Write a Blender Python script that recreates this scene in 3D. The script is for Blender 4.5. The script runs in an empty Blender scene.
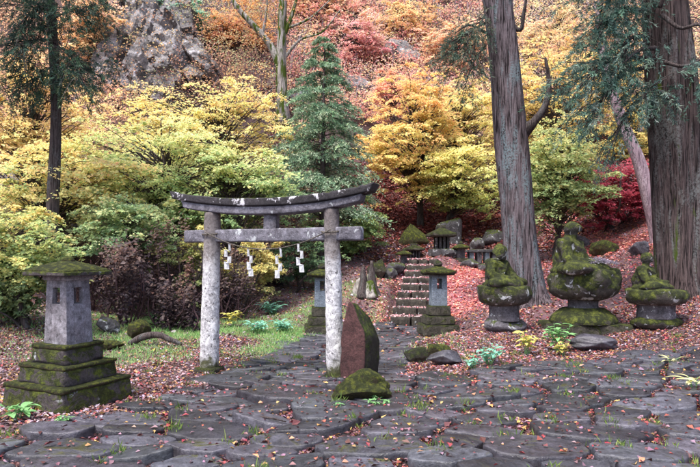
import bpy, bmesh, math, random
import numpy as np
from mathutils import Vector, Matrix
from mathutils.bvhtree import BVHTree

R = math.radians
scene = bpy.context.scene
COL = scene.collection
rng = np.random.default_rng(11)
random.seed(11)

# ------------------------------------------------------------------ camera
F = 600.0            # focal length in units of the photograph's pixels (700 wide)
EYE = 1.5
HOR = 269.0          # row of the horizon
cam_d = bpy.data.cameras.new('camera')
cam = bpy.data.objects.new('camera', cam_d)
COL.objects.link(cam)
cam.location = (0, 0, EYE)
cam.rotation_euler = (R(90), 0, 0)
cam_d.sensor_width = 36.0
cam_d.lens = 36.0 * F / 700.0
cam_d.shift_y = (HOR - 233.5) / 700.0
cam_d.clip_start = 0.05
cam_d.clip_end = 500
scene.camera = cam

# ------------------------------------------------------------------ light
SUN_EL, SUN_AZ = 64.0, 215.0     # high, behind the camera and a little to the left
world = bpy.data.worlds.new('World')
scene.world = world
world.use_nodes = True
wn = world.node_tree
wn.nodes.clear()
sky = wn.nodes.new('ShaderNodeTexSky')
sky.sky_type = 'NISHITA'
sky.sun_disc = False
sky.sun_elevation = R(SUN_EL)
sky.sun_rotation = R(SUN_AZ)
sky.air_density = 1.0
sky.dust_density = 4.0
sky.ozone_density = 1.0
bg = wn.nodes.new('ShaderNodeBackground')
bg.inputs[1].default_value = 0.085
wo = wn.nodes.new('ShaderNodeOutputWorld')
wn.links.new(sky.outputs[0], bg.inputs[0])
wn.links.new(bg.outputs[0], wo.inputs[0])
sun_d = bpy.data.lights.new('sun', 'SUN')
sun_d.energy = 1.5
sun_d.angle = R(18)
sun_d.color = (1.0, 0.96, 0.90)
sun = bpy.data.objects.new('sun', sun_d)
COL.objects.link(sun)
sun.rotation_euler = (R(90 - SUN_EL), 0, R(180 - SUN_AZ))
sun.location = (-6, -10, 25)
scene.view_settings.view_transform = 'Standard'
scene.view_settings.look = 'None'
scene.view_settings.gamma = 1.0
scene.view_settings.exposure = 2.0
scene.cycles.max_bounces = 5
scene.cycles.diffuse_bounces = 3
scene.cycles.transmission_bounces = 3


# ------------------------------------------------------------------ small maths
def W(u, v, d):
    """A point d metres ahead of the eye, seen at photo position (u, v)."""
    return np.array([(u - 350.0) / F * d, d, EYE + (HOR - v) * d / F])


def srgb(h):
    h = h.lstrip('#')
    c = np.array([int(h[i:i + 2], 16) / 255.0 for i in (0, 2, 4)])
    return np.where(c <= 0.04045, c / 12.92, ((c + 0.055) / 1.055) ** 2.4)


def pal(*hs):
    return np.array([srgb(h) for h in hs])


def _hash(i, j, k, s):
    n = (i * 374761393 + j * 668265263 + k * 2147483647 + s * 974634777) & 0xFFFFFFFF
    n = ((n ^ (n >> 13)) * 1274126177) & 0xFFFFFFFF
    n = n ^ (n >> 16)
    return (n & 0xFFFFFF) / float(0xFFFFFF)


def vnoise(p, s=0):
    """Value noise, 0..1, on an (N,3) array."""
    p = np.asarray(p, float)
    i = np.floor(p).astype(np.int64)
    f = p - i
    f = f * f * (3 - 2 * f)
    out = 0
    for dx in (0, 1):
        for dy in (0, 1):
            for dz in (0, 1):
                w = (f[:, 0] if dx else 1 - f[:, 0]) * (f[:, 1] if dy else 1 - f[:, 1]) * (f[:, 2] if dz else 1 - f[:, 2])
                out = out + w * _hash(i[:, 0] + dx, i[:, 1] + dy, i[:, 2] + dz, s)
    return out


def fbm(p, s=0, oct=4):
    p = np.asarray(p, float)
    a, t, n = 0.5, 0, 0
    for o in range(oct):
        t = t + a * vnoise(p * 2 ** o + 17.3 * o, s + o)
        n += a
        a *= 0.5
    return t / n


def unit(v):
    return v / np.maximum(np.linalg.norm(v, axis=-1, keepdims=True), 1e-9)


def rand_dirs(n):
    return unit(rng.normal(size=(n, 3)))


# ------------------------------------------------------------------ terrain
CTRL = []
for (u, v, d) in [(209, 371, 8.9), (335, 378, 8.3), (65, 415, 6.2), (150, 345, 11), (60, 350, 10.5), (230, 322, 14.5), (150, 312, 16),
                  (438, 333, 12.9), (322, 333, 13), (414, 323, 15), (425, 266, 18.5), (470, 288, 16), (455, 322, 13.5), (485, 268, 18.5),
                  (372, 292, 16), (340, 302, 15.5), (295, 308, 16), (440, 254, 20), (400, 255, 20.5), (500, 250, 21), (400, 230, 23), (400, 197, 26), (460, 200, 26),
                  (503, 331, 11), (590, 331, 11), (655, 327, 10.5), (520, 345, 10), (600, 350, 9.5), (640, 380, 7.5), (450, 370, 8.5),
                  (528, 304, 13.5), (680, 288, 12.2), (620, 252, 16), (620, 232, 19), (560, 262, 17), (560, 466, 4.5), (700, 345, 9.2),
                  (700, 420, 5.9), (300, 440, 5.3), (330, 262, 20), (250, 285, 19), (380, 345, 11.8), (400, 360, 9.9)]:
    CTRL.append(W(u, v, d))
CTRL += [np.array(p, float) for p in [
    (0, 0, 0), (-5, 0, 0), (6, 0, .1), (-5, 4, 0), (-9, 5, .15), (10, 5, .5), (-12, -8, 0), (12, -8, .3), (0, -8, -.05), (-30, -25, 0), (30, -25, 1), (0, -25, 0),
    (-6, 13, .45), (-9, 12, .9), (-8, 17, 1.3), (-12, 17, 2.6), (-4, 20, 1.9), (-8, 22, 4.2), (-14, 22, 6),
    (-8, 28, 8.2), (-4, 27, 6.8), (0, 28, 6.6), (4, 28, 6.6), (9, 26, 6.2), (14, 24, 6.5), (10, 15, 2.4), (10, 20, 4.0), (15, 14, 4),
    (-16, 30, 11.5), (0, 34, 12), (9, 34, 12), (-8, 36, 17), (20, 32, 12), (-24, 30, 15),
    (-20, 42, 26), (0, 44, 25), (20, 44, 25), (-30, 55, 42), (0, 57, 42), (30, 55, 42), (-40, 20, 15), (40, 20, 14), (-40, 45, 36), (40, 42, 32), (-30, 5, 4), (30, 5, 5),
    (-45, 70, 56), (0, 70, 56), (45, 70, 56)]]
CTRL = np.array(CTRL)


def _tps_fit(P, lam=0.02):
    n = len(P)
    d2 = ((P[:, None, :2] - P[None, :, :2]) ** 2).sum(-1)
    K = 0.5 * d2 * np.log(d2 + 1e-9) + lam * np.eye(n)
    Q = np.c_[np.ones(n), P[:, :2]]
    A = np.block([[K, Q], [Q.T, np.zeros((3, 3))]])
    return np.linalg.solve(A, np.r_[P[:, 2], 0, 0, 0])


TW = _tps_fit(CTRL)


def ground(x, y, rough=True):
    x = np.atleast_1d(np.asarray(x, float))
    y = np.atleast_1d(np.asarray(y, float))
    out = np.empty(x.shape)
    for s in range(0, len(x), 20000):
        xs, ys = x[s:s + 20000], y[s:s + 20000]
        d2 = (xs[:, None] - CTRL[None, :, 0]) ** 2 + (ys[:, None] - CTRL[None, :, 1]) ** 2
        out[s:s + 20000] = (0.5 * d2 * np.log(d2 + 1e-9)) @ TW[:-3] + TW[-3] + TW[-2] * xs + TW[-1] * ys
    if rough:
        p = np.c_[x, y, 0 * x]
        far = np.clip((y - 14) / 14, 0, 1)
        out = out + (fbm(p * 0.9, 5) - .5) * (0.10 + far * 1.3) + (fbm(p * 4.5, 9) - .5) * (0.045 + far * .25)
        out = stair_cut(x, y, out)
    return out


STB, STT = np.array([1.60, 15.0]), np.array([2.30, 18.6])


def stair_cut(x, y, z):
    """Lower the bank where the flight of steps is let into it."""
    ax = (STT - STB) / np.linalg.norm(STT - STB)
    L = np.linalg.norm(STT - STB)
    s = (x - STB[0]) * ax[0] + (y - STB[1]) * ax[1]
    t = (x - STB[0]) * ax[1] - (y - STB[1]) * ax[0]
    zs = .32 + 1.48 * np.clip(s / L, 0, 1) - .30
    w = np.clip((.78 - np.abs(t)) / .2, 0, 1) * np.clip((s + .5) / .25, 0, 1) * np.clip((L + .5 - s) / .25, 0, 1)
    return np.where(w > 0, z * (1 - w) + np.minimum(z, zs) * w, z)


def gz(x, y):
    return float(ground([x], [y])[0])


# ------------------------------------------------------------------ mesh helpers
def tag(o, label, cat, group=None, kind=None):
    o['label'] = label
    o['category'] = cat
    if group:
        o['group'] = group
    if kind:
        o['kind'] = kind
    return o


def link(o, parent=None):
    COL.objects.link(o)
    if parent is not None:
        o.parent = parent
    return o


def empty(name, loc=(0, 0, 0), rz=0.0):
    o = bpy.data.objects.new(name, None)
    o.empty_display_size = .2
    o.location = [float(c) for c in loc]
    o.rotation_euler = (0, 0, rz)
    return link(o)


def mesh_np(name, V, faces, mat, parent=None, smooth=True, colors=None, loc=None):
    """faces: (n,3) or (n,4) array, or a python list of index tuples."""
    me = bpy.data.meshes.new(name)
    V = np.asarray(V, np.float32)
    if isinstance(faces, np.ndarray):
        n, k = faces.shape
        me.vertices.add(len(V))
        me.vertices.foreach_set('co', V.ravel())
        me.loops.add(n * k)
        me.loops.foreach_set('vertex_index', faces.astype(np.int32).ravel())
        me.polygons.add(n)
        me.polygons.foreach_set('loop_start', np.arange(0, n * k, k, dtype=np.int32))
        me.update(calc_edges=True)
    else:
        me.from_pydata(V.tolist(), [], faces)
    me.polygons.foreach_set('use_smooth', np.full(len(me.polygons), smooth, dtype=bool))
    if colors is not None:
        a = me.color_attributes.new('Col', 'FLOAT_COLOR', 'POINT')
        c = np.ones((len(V), 4), np.float32)
        c[:, :3] = colors
        a.data.foreach_set('color', c.ravel())
    me.materials.append(mat)
    me.update()
    o = bpy.data.objects.new(name, me)
    if loc is not None:
        o.location = [float(c) for c in loc]
    return link(o, parent)


def shared(name, me, parent, loc, rot=(0, 0, 0), scale=(1, 1, 1)):
    o = bpy.data.objects.new(name, me)
    o.location = loc
    o.rotation_euler = rot
    o.scale = scale
    return link(o, parent)


class Geo:
    def __init__(s):
        s.v, s.f, s.n = [], [], 0

    def add(s, V, Fs):
        V = np.asarray(V, float)
        s.v.append(V)
        s.f += [tuple(int(i) + s.n for i in f) for f in Fs]
        s.n += len(V)

    def build(s, name, mat, parent=None, smooth=True, loc=None):
        return mesh_np(name, np.vstack(s.v), s.f, mat, parent, smooth, loc=loc)


def resample(pts, n):
    """Smooth curve through the points (Catmull-Rom), n samples."""
    pts = np.asarray(pts, float)
    if len(pts) == 2:
        t = np.linspace(0, 1, n)[:, None]
        return pts[0] * (1 - t) + pts[1] * t
    P = np.vstack([2 * pts[0] - pts[1], pts, 2 * pts[-1] - pts[-2]])
    out = []
    for t in np.linspace(0, len(pts) - 1 - 1e-6, n):
        i = int(t)
        f = t - i
        a, b, c, d = P[i], P[i + 1], P[i + 2], P[i + 3]
        out.append(.5 * ((2 * b) + (-a + c) * f + (2 * a - 5 * b + 4 * c - d) * f * f + (-a + 3 * b - 3 * c + d) * f ** 3))
    return np.array(out)


def tube(pts, radii, segs=6, rows=None, ridge=0.0, kridge=9, seed=0, cap=True, lobes=None):
    pts = np.asarray(pts, float)
    if rows:
        t = np.linspace(0, 1, len(radii))
        radii = np.interp(np.linspace(0, 1, rows), t, radii)
        pts = resample(pts, rows)
    radii = np.asarray(radii, float)
    n = len(pts)
    T = unit(np.gradient(pts, axis=0))
    ref = np.array([0.0, 1.0, 0.1]) if abs(T[0][1]) < .8 else np.array([1.0, 0.0, 0.1])
    A = unit(np.cross(T, ref))
    B = np.cross(T, A)
    th = np.linspace(0, 2 * math.pi, segs, endpoint=False)
    c, s = np.cos(th), np.sin(th)
    r = np.repeat(radii[:, None], segs, 1)
    if ridge:
        ln = np.r_[0, np.cumsum(np.linalg.norm(np.diff(pts, axis=0), axis=1))]
        L, TH = np.meshgrid(ln, th, indexing='ij')
        q = np.c_[(np.cos(TH) * kridge / 3).ravel(), (np.sin(TH) * kridge / 3).ravel(), (L * .35).ravel()]
        r = r * (1 + ridge * 2 * (fbm(q, seed, 3) - .5).reshape(r.shape))
        q = np.c_[(np.cos(TH) * 1.2).ravel(), (np.sin(TH) * 1.2).ravel(), (L * .5).ravel()]
        r = r * (1 + .12 * 2 * (vnoise(q, seed + 3) - .5).reshape(r.shape))
        if lobes:
            flare = np.clip((r.mean(1) / radii.min() - 1) * .8, 0, 1)[:, None]
            r = r * (1 + lobes * flare * np.sin(TH * 5 + seed))
    V = (pts[:, None, :] + A[:, None, :] * (r * c)[..., None] + B[:, None, :] * (r * s)[..., None]).reshape(-1, 3)
    Fs = []
    for i in range(n - 1):
        for j in range(segs):
            k = (j + 1) % segs
            Fs.append((i * segs + j, i * segs + k, (i + 1) * segs + k, (i + 1) * segs + j))
    if cap:
        Fs.append(tuple(range(segs))[::-1])
        Fs.append(tuple((n - 1) * segs + j for j in range(segs)))
    return V, Fs


def _axis(h, r, n):
    m = np.linspace(-(h - r), h - r, n)
    e = np.array([1, .7, .35]) * r
    return np.r_[-(h - r) - e, m, h - r + e[::-1]]


def worn_box(sx, sy, sz, r=.02, amp=.008, freq=5, n=6, seed=0, taper=1.0, chip=0.0, z0=True):
    """A weathered stone block: rounded edges, uneven faces. Sits on z=0 if z0."""
    hs = np.array([sx, sy, sz]) / 2
    r = min(r, hs.min() * .9)
    ax = [_axis(h, r, max(2, int(n))) for h in hs]
    idx, V, Fs = {}, [], []

    def vid(i, j, k):
        if (i, j, k) not in idx:
            idx[(i, j, k)] = len(V)
            V.append((ax[0][i], ax[1][j], ax[2][k]))
        return idx[(i, j, k)]
    N = [len(a) for a in ax]
    for d in range(3):
        a, b = [(1, 2), (2, 0), (0, 1)][d]
        for side in (0, N[d] - 1):
            for i in range(N[a] - 1):
                for j in range(N[b] - 1):
                    q = []
                    for (di, dj) in ((0, 0), (1, 0), (1, 1), (0, 1)):
                        t = [0, 0, 0]
                        t[d], t[a], t[b] = side, i + di, j + dj
                        q.append(vid(*t))
                    Fs.append(tuple(q) if side else tuple(q[::-1]))
    V = np.array(V)
    q = np.clip(V, -(hs - r), hs - r)
    dlt = V - q
    nn = unit(dlt)
    V = q + nn * r
    off = np.array([seed * 3.7, seed * 1.3, seed * .7])
    V = V + nn * (2 * (fbm(V * freq + off, seed) - .5) * amp)[:, None]
    if chip:
        edge = (np.abs(nn) > .3).sum(1) >= 2
        V = V - nn * (edge * np.clip(fbm(V * freq * 1.7 + off, seed + 5) - .5, 0, 1) * chip)[:, None]
    if taper != 1.0:
        t = (V[:, 2] + hs[2]) / sz
        V[:, :2] *= (1 + (taper - 1) * t)[:, None]
    if z0:
        V[:, 2] += hs[2]
    return V, Fs


def lathe(prof, segs=28, amp=.01, freq=5, seed=0, squash=1.0):
    prof = resample(np.array([(a, b, 0) for a, b in prof]), max(14, len(prof) * 4))[:, :2]
    prof[:, 0] = np.maximum(prof[:, 0], .004)
    th = np.linspace(0, 2 * math.pi, segs, endpoint=False)
    V = np.array([[r * math.cos(t), r * math.sin(t) * squash, z] for r, z in prof for t in th])
    n = unit(V * np.array([1, 1, .4]) + 1e-6)
    V = V + n * (2 * (fbm(V * freq + seed * 3.1, seed) - .5) * amp)[:, None]
    m = len(prof)
    Fs = [(i * segs + j, i * segs + (j + 1) % segs, (i + 1) * segs + (j + 1) % segs, (i + 1) * segs + j) for i in range(m - 1) for j in range(segs)]
    Fs.append(tuple(range(segs))[::-1])
    Fs.append(tuple((m - 1) * segs + j for j in range(segs)))
    return V, Fs


_ICO = {}


def ico(sub):
    if sub not in _ICO:
        bm = bmesh.new()
        bmesh.ops.create_icosphere(bm, subdivisions=sub, radius=1)
        _ICO[sub] = (np.array([v.co[:] for v in bm.verts]), np.array([[v.index for v in f.verts] for f in bm.faces]))
        bm.free()
    return _ICO[sub]


def rock_geo(size, seed, sub=4, rough=.25, cuts=9, freq=1.3, strata=0.0):
    V, Fs = ico(sub)
    rs = np.random.default_rng(seed)
    V = V * (1 + rough * 2 * (fbm(V * freq + seed * 5.1, seed, 3) - .5))[:, None]
    for _ in range(cuts):
        n = unit(rs.normal(size=3))
        h = rs.uniform(.55, .85)
        d = V @ n
        V = V - np.clip(d - h, 0, None)[:, None] * n * .92
    V = V + unit(V) * ((fbm(V * 6 + seed, seed + 2, 4) - .5) * .14)[:, None]
    if strata:
        V = V * (1 + strata * (vnoise(np.c_[V[:, 0] * .6, V[:, 1] * .6, V[:, 2] * 7 + V[:, 0] * 1.5] + seed, 4) - .5))[:, None]
    return V * np.asarray(size), Fs


def frame_of(D, Nh):
    D = unit(D)
    S = unit(np.cross(D, Nh))
    return D, S, np.cross(S, D)


def leaf_arrays(P, D, Nh, L, Wd, C, fold=.18):
    """Folded rhombic leaves: base P, direction D, face normal Nh, length L, width Wd, colour C."""
    n = len(P)
    D, S, U = frame_of(D, Nh)
    L = np.broadcast_to(L, n)[:, None]
    Wd = np.broadcast_to(Wd, n)[:, None]
    mid = P + D * L * .45
    V = np.empty((n, 4, 3), np.float32)
    V[:, 0] = P
    V[:, 1] = mid + S * Wd * .5 + U * Wd * fold
    V[:, 2] = P + D * L - U * L * fold * .6
    V[:, 3] = mid - S * Wd * .5 + U * Wd * fold
    return V.reshape(-1, 3), np.arange(n * 4).reshape(n, 4), np.repeat(C, 4, 0)


def leaf_obj(name, parts, mat, parent=None):
    V = np.vstack([p[0] for p in parts])
    o = 0
    Fs = []
    for p in parts:
        Fs.append(p[1] + o)
        o += len(p[0])
    return mesh_np(name, V, np.vstack(Fs), mat, parent, False, np.vstack([p[2] for p in parts]))


def mixcol(P, t, jit=.12):
    """Colours along a palette (k,3) at t (n) in 0..1, with a little variation of each."""
    t = np.clip(t, 0, .9999) * (len(P) - 1)
    i = t.astype(int)
    f = (t - i)[:, None]
    c = P[i] * (1 - f) + P[np.minimum(i + 1, len(P) - 1)] * f
    return np.clip(c * (1 + jit * rng.normal(size=(len(t), 1))) * (1 + jit * .4 * rng.normal(size=(len(t), 3))), .003, .95)


def pale(C, g=1.42, ds=.16):
    """Autumn foliage colours made lighter and a little less saturated."""
    lum = (C @ np.array([.3, .6, .1]))[:, None]
    C = (C * (1 - ds) + lum * ds) * g * np.array([1.04, 1.0, 1.05]) + np.array([.012, .012, .03])
    return np.clip(C, .004, .88)


# ------------------------------------------------------------------ materials
def new_mat(name):
    m = bpy.data.materials.new(name)
    m.use_nodes = True
    m.node_tree.nodes.clear()
    return m, m.node_tree


class NB:
    def __init__(s, t):
        s.t = t

    def n(s, kind, **kw):
        x = s.t.nodes.new(kind)
        for k, v in kw.items():
            setattr(x, k, v)
        return x

    def l(s, a, b):
        s.t.links.new(a, b)

    def noise(s, vec, scale, detail=5, rough=.6, dist=0.0):
        x = s.n('ShaderNodeTexNoise')
        x.inputs['Scale'].default_value = scale
        x.inputs['Detail'].default_value = detail
        x.inputs['Roughness'].default_value = rough
        x.inputs['Distortion'].default_value = dist
        s.l(vec, x.inputs['Vector'])
        return x.outputs['Fac']

    def ramp(s, fac, stops, interp='LINEAR'):
        x = s.n('ShaderNodeValToRGB')
        x.color_ramp.interpolation = interp
        e = x.color_ramp.elements
        while len(e) < len(stops):
            e.new(.5)
        for q, (p, c) in zip(e, stops):
            q.position = p
            q.color = (*c, 1) if hasattr(c, '__len__') else (c, c, c, 1)
        s.l(fac, x.inputs[0])
        return x.outputs[0]

    def mix(s, fac, a, b, blend='MIX'):
        x = s.n('ShaderNodeMix', data_type='RGBA', blend_type=blend)
        for sock, v in ((x.inputs[0], fac), (x.inputs[6], a), (x.inputs[7], b)):
            if hasattr(v, 'is_linked'):
                s.l(v, sock)
            elif hasattr(v, '__len__'):
                sock.default_value = (*v, 1)
            else:
                sock.default_value = v
        return x.outputs[2]

    def math(s, op, a, b=0.0, clamp=False):
        x = s.n('ShaderNodeMath', operation=op, use_clamp=clamp)
        for sock, v in ((x.inputs[0], a), (x.inputs[1], b)):
            if hasattr(v, 'is_linked'):
                s.l(v, sock)
            else:
                sock.default_value = v
        return x.outputs[0]

    def mapping(s, vec, scale):
        x = s.n('ShaderNodeMapping')
        x.inputs['Scale'].default_value = scale
        s.l(vec, x.inputs['Vector'])
        return x.outputs[0]


def stone_mat(name, c1, c2, scale=4.0, moss=0.0, lichen=0.0, rough=.85, bump=.5, spots=0.0, moss_cols=('#2f3a10', '#66701e'),
              per_object=0.0, zgrad=None, lichen_col='#b9bdc2', spec=.35):
    """Weathered stone. moss 0..1 grows on what faces up, lichen 0..1 in pale patches; zgrad = [(z, colour)...] along the object's height."""
    m, t = new_mat(name)
    b = NB(t)
    tc = b.n('ShaderNodeTexCoord')
    vec = tc.outputs['Object']
    oi = b.n('ShaderNodeObjectInfo')
    if per_object:
        va = b.n('ShaderNodeVectorMath', operation='ADD')
        b.l(vec, va.inputs[0])
        cx = b.n('ShaderNodeCombineXYZ')
        r100 = b.math('MULTIPLY', oi.outputs['Random'], 91.0)
        for i in range(3):
            b.l(r100, cx.inputs[i])
        b.l(cx.outputs[0], va.inputs[1])
        vec = va.outputs[0]
    n1 = b.noise(vec, scale, 6, .65, .4)
    n2 = b.noise(vec, scale * 6, 6, .75)
    n4 = b.noise(vec, scale * 28, 4, .75)
    n3 = b.noise(vec, scale * 1.4, 7, .72, 1.0)
    col = b.ramp(n1, [(.3, srgb(c1)), (.7, srgb(c2))])
    col = b.mix(.8, col, b.ramp(n2, [(.34, .28), (.5, .8), (.64, 1.25)]), 'MULTIPLY')
    col = b.mix(.55, col, b.ramp(n4, [(.36, .35), (.62, 1.2)]), 'MULTIPLY')
    col = b.mix(.5, col, b.ramp(n3, [(.38, .4), (.6, 1.15)]), 'MULTIPLY')
    if spots:
        ns = b.noise(vec, scale * 4.5, 6, .7, .2)
        col = b.mix(b.ramp(ns, [(.64 - .12 * spots, 0.0), (.69 - .12 * spots, .85)]), col, srgb('#2a2527'))
    if lichen:
        nl = b.noise(vec, scale * 1.9, 6, .62, .5)
        lo = .72 - .27 * lichen
        col = b.mix(b.ramp(nl, [(lo, 0.0), (lo + .05, .9)]), col, srgb(lichen_col))
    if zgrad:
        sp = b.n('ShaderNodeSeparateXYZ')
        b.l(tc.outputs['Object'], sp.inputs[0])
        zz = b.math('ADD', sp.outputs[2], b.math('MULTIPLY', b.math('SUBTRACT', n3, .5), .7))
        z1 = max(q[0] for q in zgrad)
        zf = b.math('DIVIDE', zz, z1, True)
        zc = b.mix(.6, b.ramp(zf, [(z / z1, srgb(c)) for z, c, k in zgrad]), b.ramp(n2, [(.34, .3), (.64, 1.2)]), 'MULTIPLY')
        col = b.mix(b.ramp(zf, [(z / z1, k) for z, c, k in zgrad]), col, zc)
    if per_object:
        hv = b.n('ShaderNodeHueSaturation')
        b.l(col, hv.inputs['Color'])
        b.l(b.math('ADD', b.math('MULTIPLY', oi.outputs['Random'], per_object), 1 - per_object / 2), hv.inputs['Value'])
        f = b.math('FRACT', b.math('MULTIPLY', oi.outputs['Random'], 37.0))
        b.l(b.math('ADD', b.math('MULTIPLY', f, .10), .45), hv.inputs['Hue'])
        col = hv.outputs[0]
    rgh = rough
    if moss:
        ge = b.n('ShaderNodeNewGeometry')
        sp2 = b.n('ShaderNodeSeparateXYZ')
        b.l(ge.outputs['Normal'], sp2.inputs[0])
        k = b.math('ADD', b.math('MULTIPLY', sp2.outputs[2], .42), b.math('MULTIPLY', b.math('SUBTRACT', n3, .5), 1.9))
        lo = .62 - .95 * moss
        mask = b.ramp(b.math('ADD', k, .5 - lo - .25, True), [(.42, 0.0), (.58, 1.0)])
        mc = b.ramp(b.noise(vec, scale * 2.2, 8, .8), [(.32, srgb(moss_cols[0]) * .6), (.48, srgb(moss_cols[0])), (.66, srgb(moss_cols[1]))])
        col = b.mix(mask, col, mc)
    p = b.n('ShaderNodeBsdfPrincipled')
    b.l(col, p.inputs['Base Color'])
    if isinstance(rgh, tuple):
        b.l(b.ramp(n3, [(.35, rgh[0]), (.65, rgh[1])]), p.inputs['Roughness'])
    else:
        p.inputs['Roughness'].default_value = rgh
    p.inputs['Specular IOR Level'].default_value = spec
    bp = b.n('ShaderNodeBump')
    bp.inputs['Strength'].default_value = bump
    bp.inputs['Distance'].default_value = .05
    h = b.math('ADD', b.math('MULTIPLY', n2, .7), b.math('ADD', n3, b.math('MULTIPLY', n4, .35)))
    if moss:
        h = b.math('ADD', h, b.math('MULTIPLY', b.math('MULTIPLY', mask, b.noise(vec, scale * 16, 3, .7)), 1.2))
    b.l(h, bp.inputs['Height'])
    b.l(bp.outputs[0], p.inputs['Normal'])
    o = b.n('ShaderNodeOutputMaterial')
    b.l(p.outputs[0], o.inputs[0])
    return m


def leaf_mat(name, trans=.4, rough=.6, spec=.25):
    m, t = new_mat(name)
    b = NB(t)
    at = b.n('ShaderNodeVertexColor', layer_name='Col')
    p = b.n('ShaderNodeBsdfPrincipled')
    p.inputs['Roughness'].default_value = rough
    p.inputs['Specular IOR Level'].default_value = spec
    b.l(at.outputs[0], p.inputs['Base Color'])
    o = b.n('ShaderNodeOutputMaterial')
    if trans:
        tr = b.n('ShaderNodeBsdfTranslucent')
        b.l(at.outputs[0], tr.inputs[0])
        mx = b.n('ShaderNodeMixShader')
        mx.inputs[0].default_value = trans
        b.l(p.outputs[0], mx.inputs[1])
        b.l(tr.outputs[0], mx.inputs[2])
        b.l(mx.outputs[0], o.inputs[0])
    else:
        b.l(p.outputs[0], o.inputs[0])
    return m


def bark_mat(name, c1, c2, lich='#7f8f95', lichen=.5, vscale=1.0, moss=0.0):
    m, t = new_mat(name)
    b = NB(t)
    tc = b.n('ShaderNodeTexCoord')
    v = b.mapping(tc.outputs['Object'], (24 * vscale, 24 * vscale, 1.3 * vscale))
    n1 = b.noise(v, 1.4, 6, .65, .5)
    v2 = b.mapping(tc.outputs['Object'], (1.6, 1.6, .35))
    n2 = b.noise(v2, 2.2, 5, .65, .6)
    n3 = b.noise(tc.outputs['Object'], 26, 5, .7)
    col = b.ramp(n1, [(.40, srgb(c1)), (.58, srgb(c2))])
    col = b.mix(.5, col, b.ramp(n3, [(.3, .45), (.65, 1.0)]), 'MULTIPLY')
    fl = b.math('MULTIPLY', b.ramp(n2, [(.5, 0.0), (.62, 1.0)]), b.ramp(n3, [(.42, 0.0), (.55, 1.0)]))
    col = b.mix(b.math('MULTIPLY', fl, lichen * 1.6, True), col, srgb(lich))
    if moss:
        col = b.mix(b.ramp(b.noise(v2, 3.1, 5, .6), [(.66 - .3 * moss, 0.0), (.74 - .3 * moss, 1.0)]), col, srgb('#3c4a16'))
    p = b.n('ShaderNodeBsdfPrincipled')
    b.l(col, p.inputs['Base Color'])
    p.inputs['Roughness'].default_value = .9
    p.inputs['Specular IOR Level'].default_value = .2
    bp = b.n('ShaderNodeBump')
    bp.inputs['Strength'].default_value = .8
    bp.inputs['Distance'].default_value = .03
    b.l(b.math('ADD', n1, b.math('MULTIPLY', n3, .3)), bp.inputs['Height'])
    b.l(bp.outputs[0], p.inputs['Normal'])
    o = b.n('ShaderNodeOutputMaterial')
    b.l(p.outputs[0], o.inputs[0])
    return m


def ground_mat():
    m, t = new_mat('forest floor')
    b = NB(t)
    tc = b.n('ShaderNodeTexCoord')
    v = tc.outputs['Object']
    at = b.n('ShaderNodeVertexColor', layer_name='Col')
    n1 = b.noise(v, 9, 8, .75)
    n2 = b.noise(v, 45, 5, .7)
    vo = b.n('ShaderNodeTexVoronoi')
    vo.inputs['Scale'].default_value = 28
    b.l(v, vo.inputs['Vector'])
    col = b.mix(1.0, at.outputs[0], b.ramp(n1, [(.3, .45), (.7, 1.25)]), 'MULTIPLY')
    col = b.mix(.35, col, b.mix(1.0, col, vo.outputs['Color'], 'MULTIPLY'))
    p = b.n('ShaderNodeBsdfPrincipled')
    b.l(col, p.inputs['Base Color'])
    p.inputs['Roughness'].default_value = .9
    bp = b.n('ShaderNodeBump')
    bp.inputs['Strength'].default_value = .9
    bp.inputs['Distance'].default_value = .04
    b.l(b.math('ADD', n1, b.math('MULTIPLY', n2, .5)), bp.inputs['Height'])
    b.l(bp.outputs[0], p.inputs['Normal'])
    o = b.n('ShaderNodeOutputMaterial')
    b.l(p.outputs[0], o.inputs[0])
    return m


M = {}
M['ground'] = ground_mat()
M['leaf'] = leaf_mat('autumn leaves', .5)
M['needle'] = leaf_mat('conifer needles', .2, .6)
M['litter'] = leaf_mat('fallen leaves', .12, .55, .3)
M['paver'] = stone_mat('wet paving stone', '#37353a', '#5c5c68', 1.8, moss=.26, lichen=.10, rough=(.22, .5), bump=.42, per_object=.95, lichen_col='#8f8c9c', spec=.5, moss_cols=('#33331c', '#5a5a2c'))
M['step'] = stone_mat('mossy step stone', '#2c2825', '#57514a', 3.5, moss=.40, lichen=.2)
M['lantern_old'] = stone_mat('stained lantern stone', '#7a727a', '#adabb6', 3.5, moss=.12, lichen=.18, spots=.15, lichen_col='#b4bcc4')
M['red_stain'] = stone_mat('dark mossy block', '#3b3438', '#6a6164', 4.0, moss=.92, lichen=.30, moss_cols=('#2b310e', '#626c20'))
M['moss'] = stone_mat('thick moss', '#3a3324', '#5c5230', 6.0, moss=.90, moss_cols=('#333a12', '#7c8228'), bump=1.0)
M['moss_dark'] = stone_mat('old dark moss', '#38352f', '#666056', 4.0, moss=.74, lichen=.22, moss_cols=('#252b0f', '#565e22'), bump=.9)
M['lantern_blue'] = stone_mat('blue grey granite', '#75808f', '#a0abb9', 6.0, moss=.0, lichen=.1)
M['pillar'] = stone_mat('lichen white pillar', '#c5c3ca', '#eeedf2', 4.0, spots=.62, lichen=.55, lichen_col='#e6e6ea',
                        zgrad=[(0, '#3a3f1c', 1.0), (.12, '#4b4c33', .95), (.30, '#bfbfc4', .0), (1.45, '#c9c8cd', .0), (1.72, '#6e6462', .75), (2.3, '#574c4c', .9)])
M['beam'] = stone_mat('weathered lintel stone', '#524e58', '#9c9aa8', 3.2, moss=.34, lichen=.46, spots=.25, moss_cols=('#35371e', '#565a34'))
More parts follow.
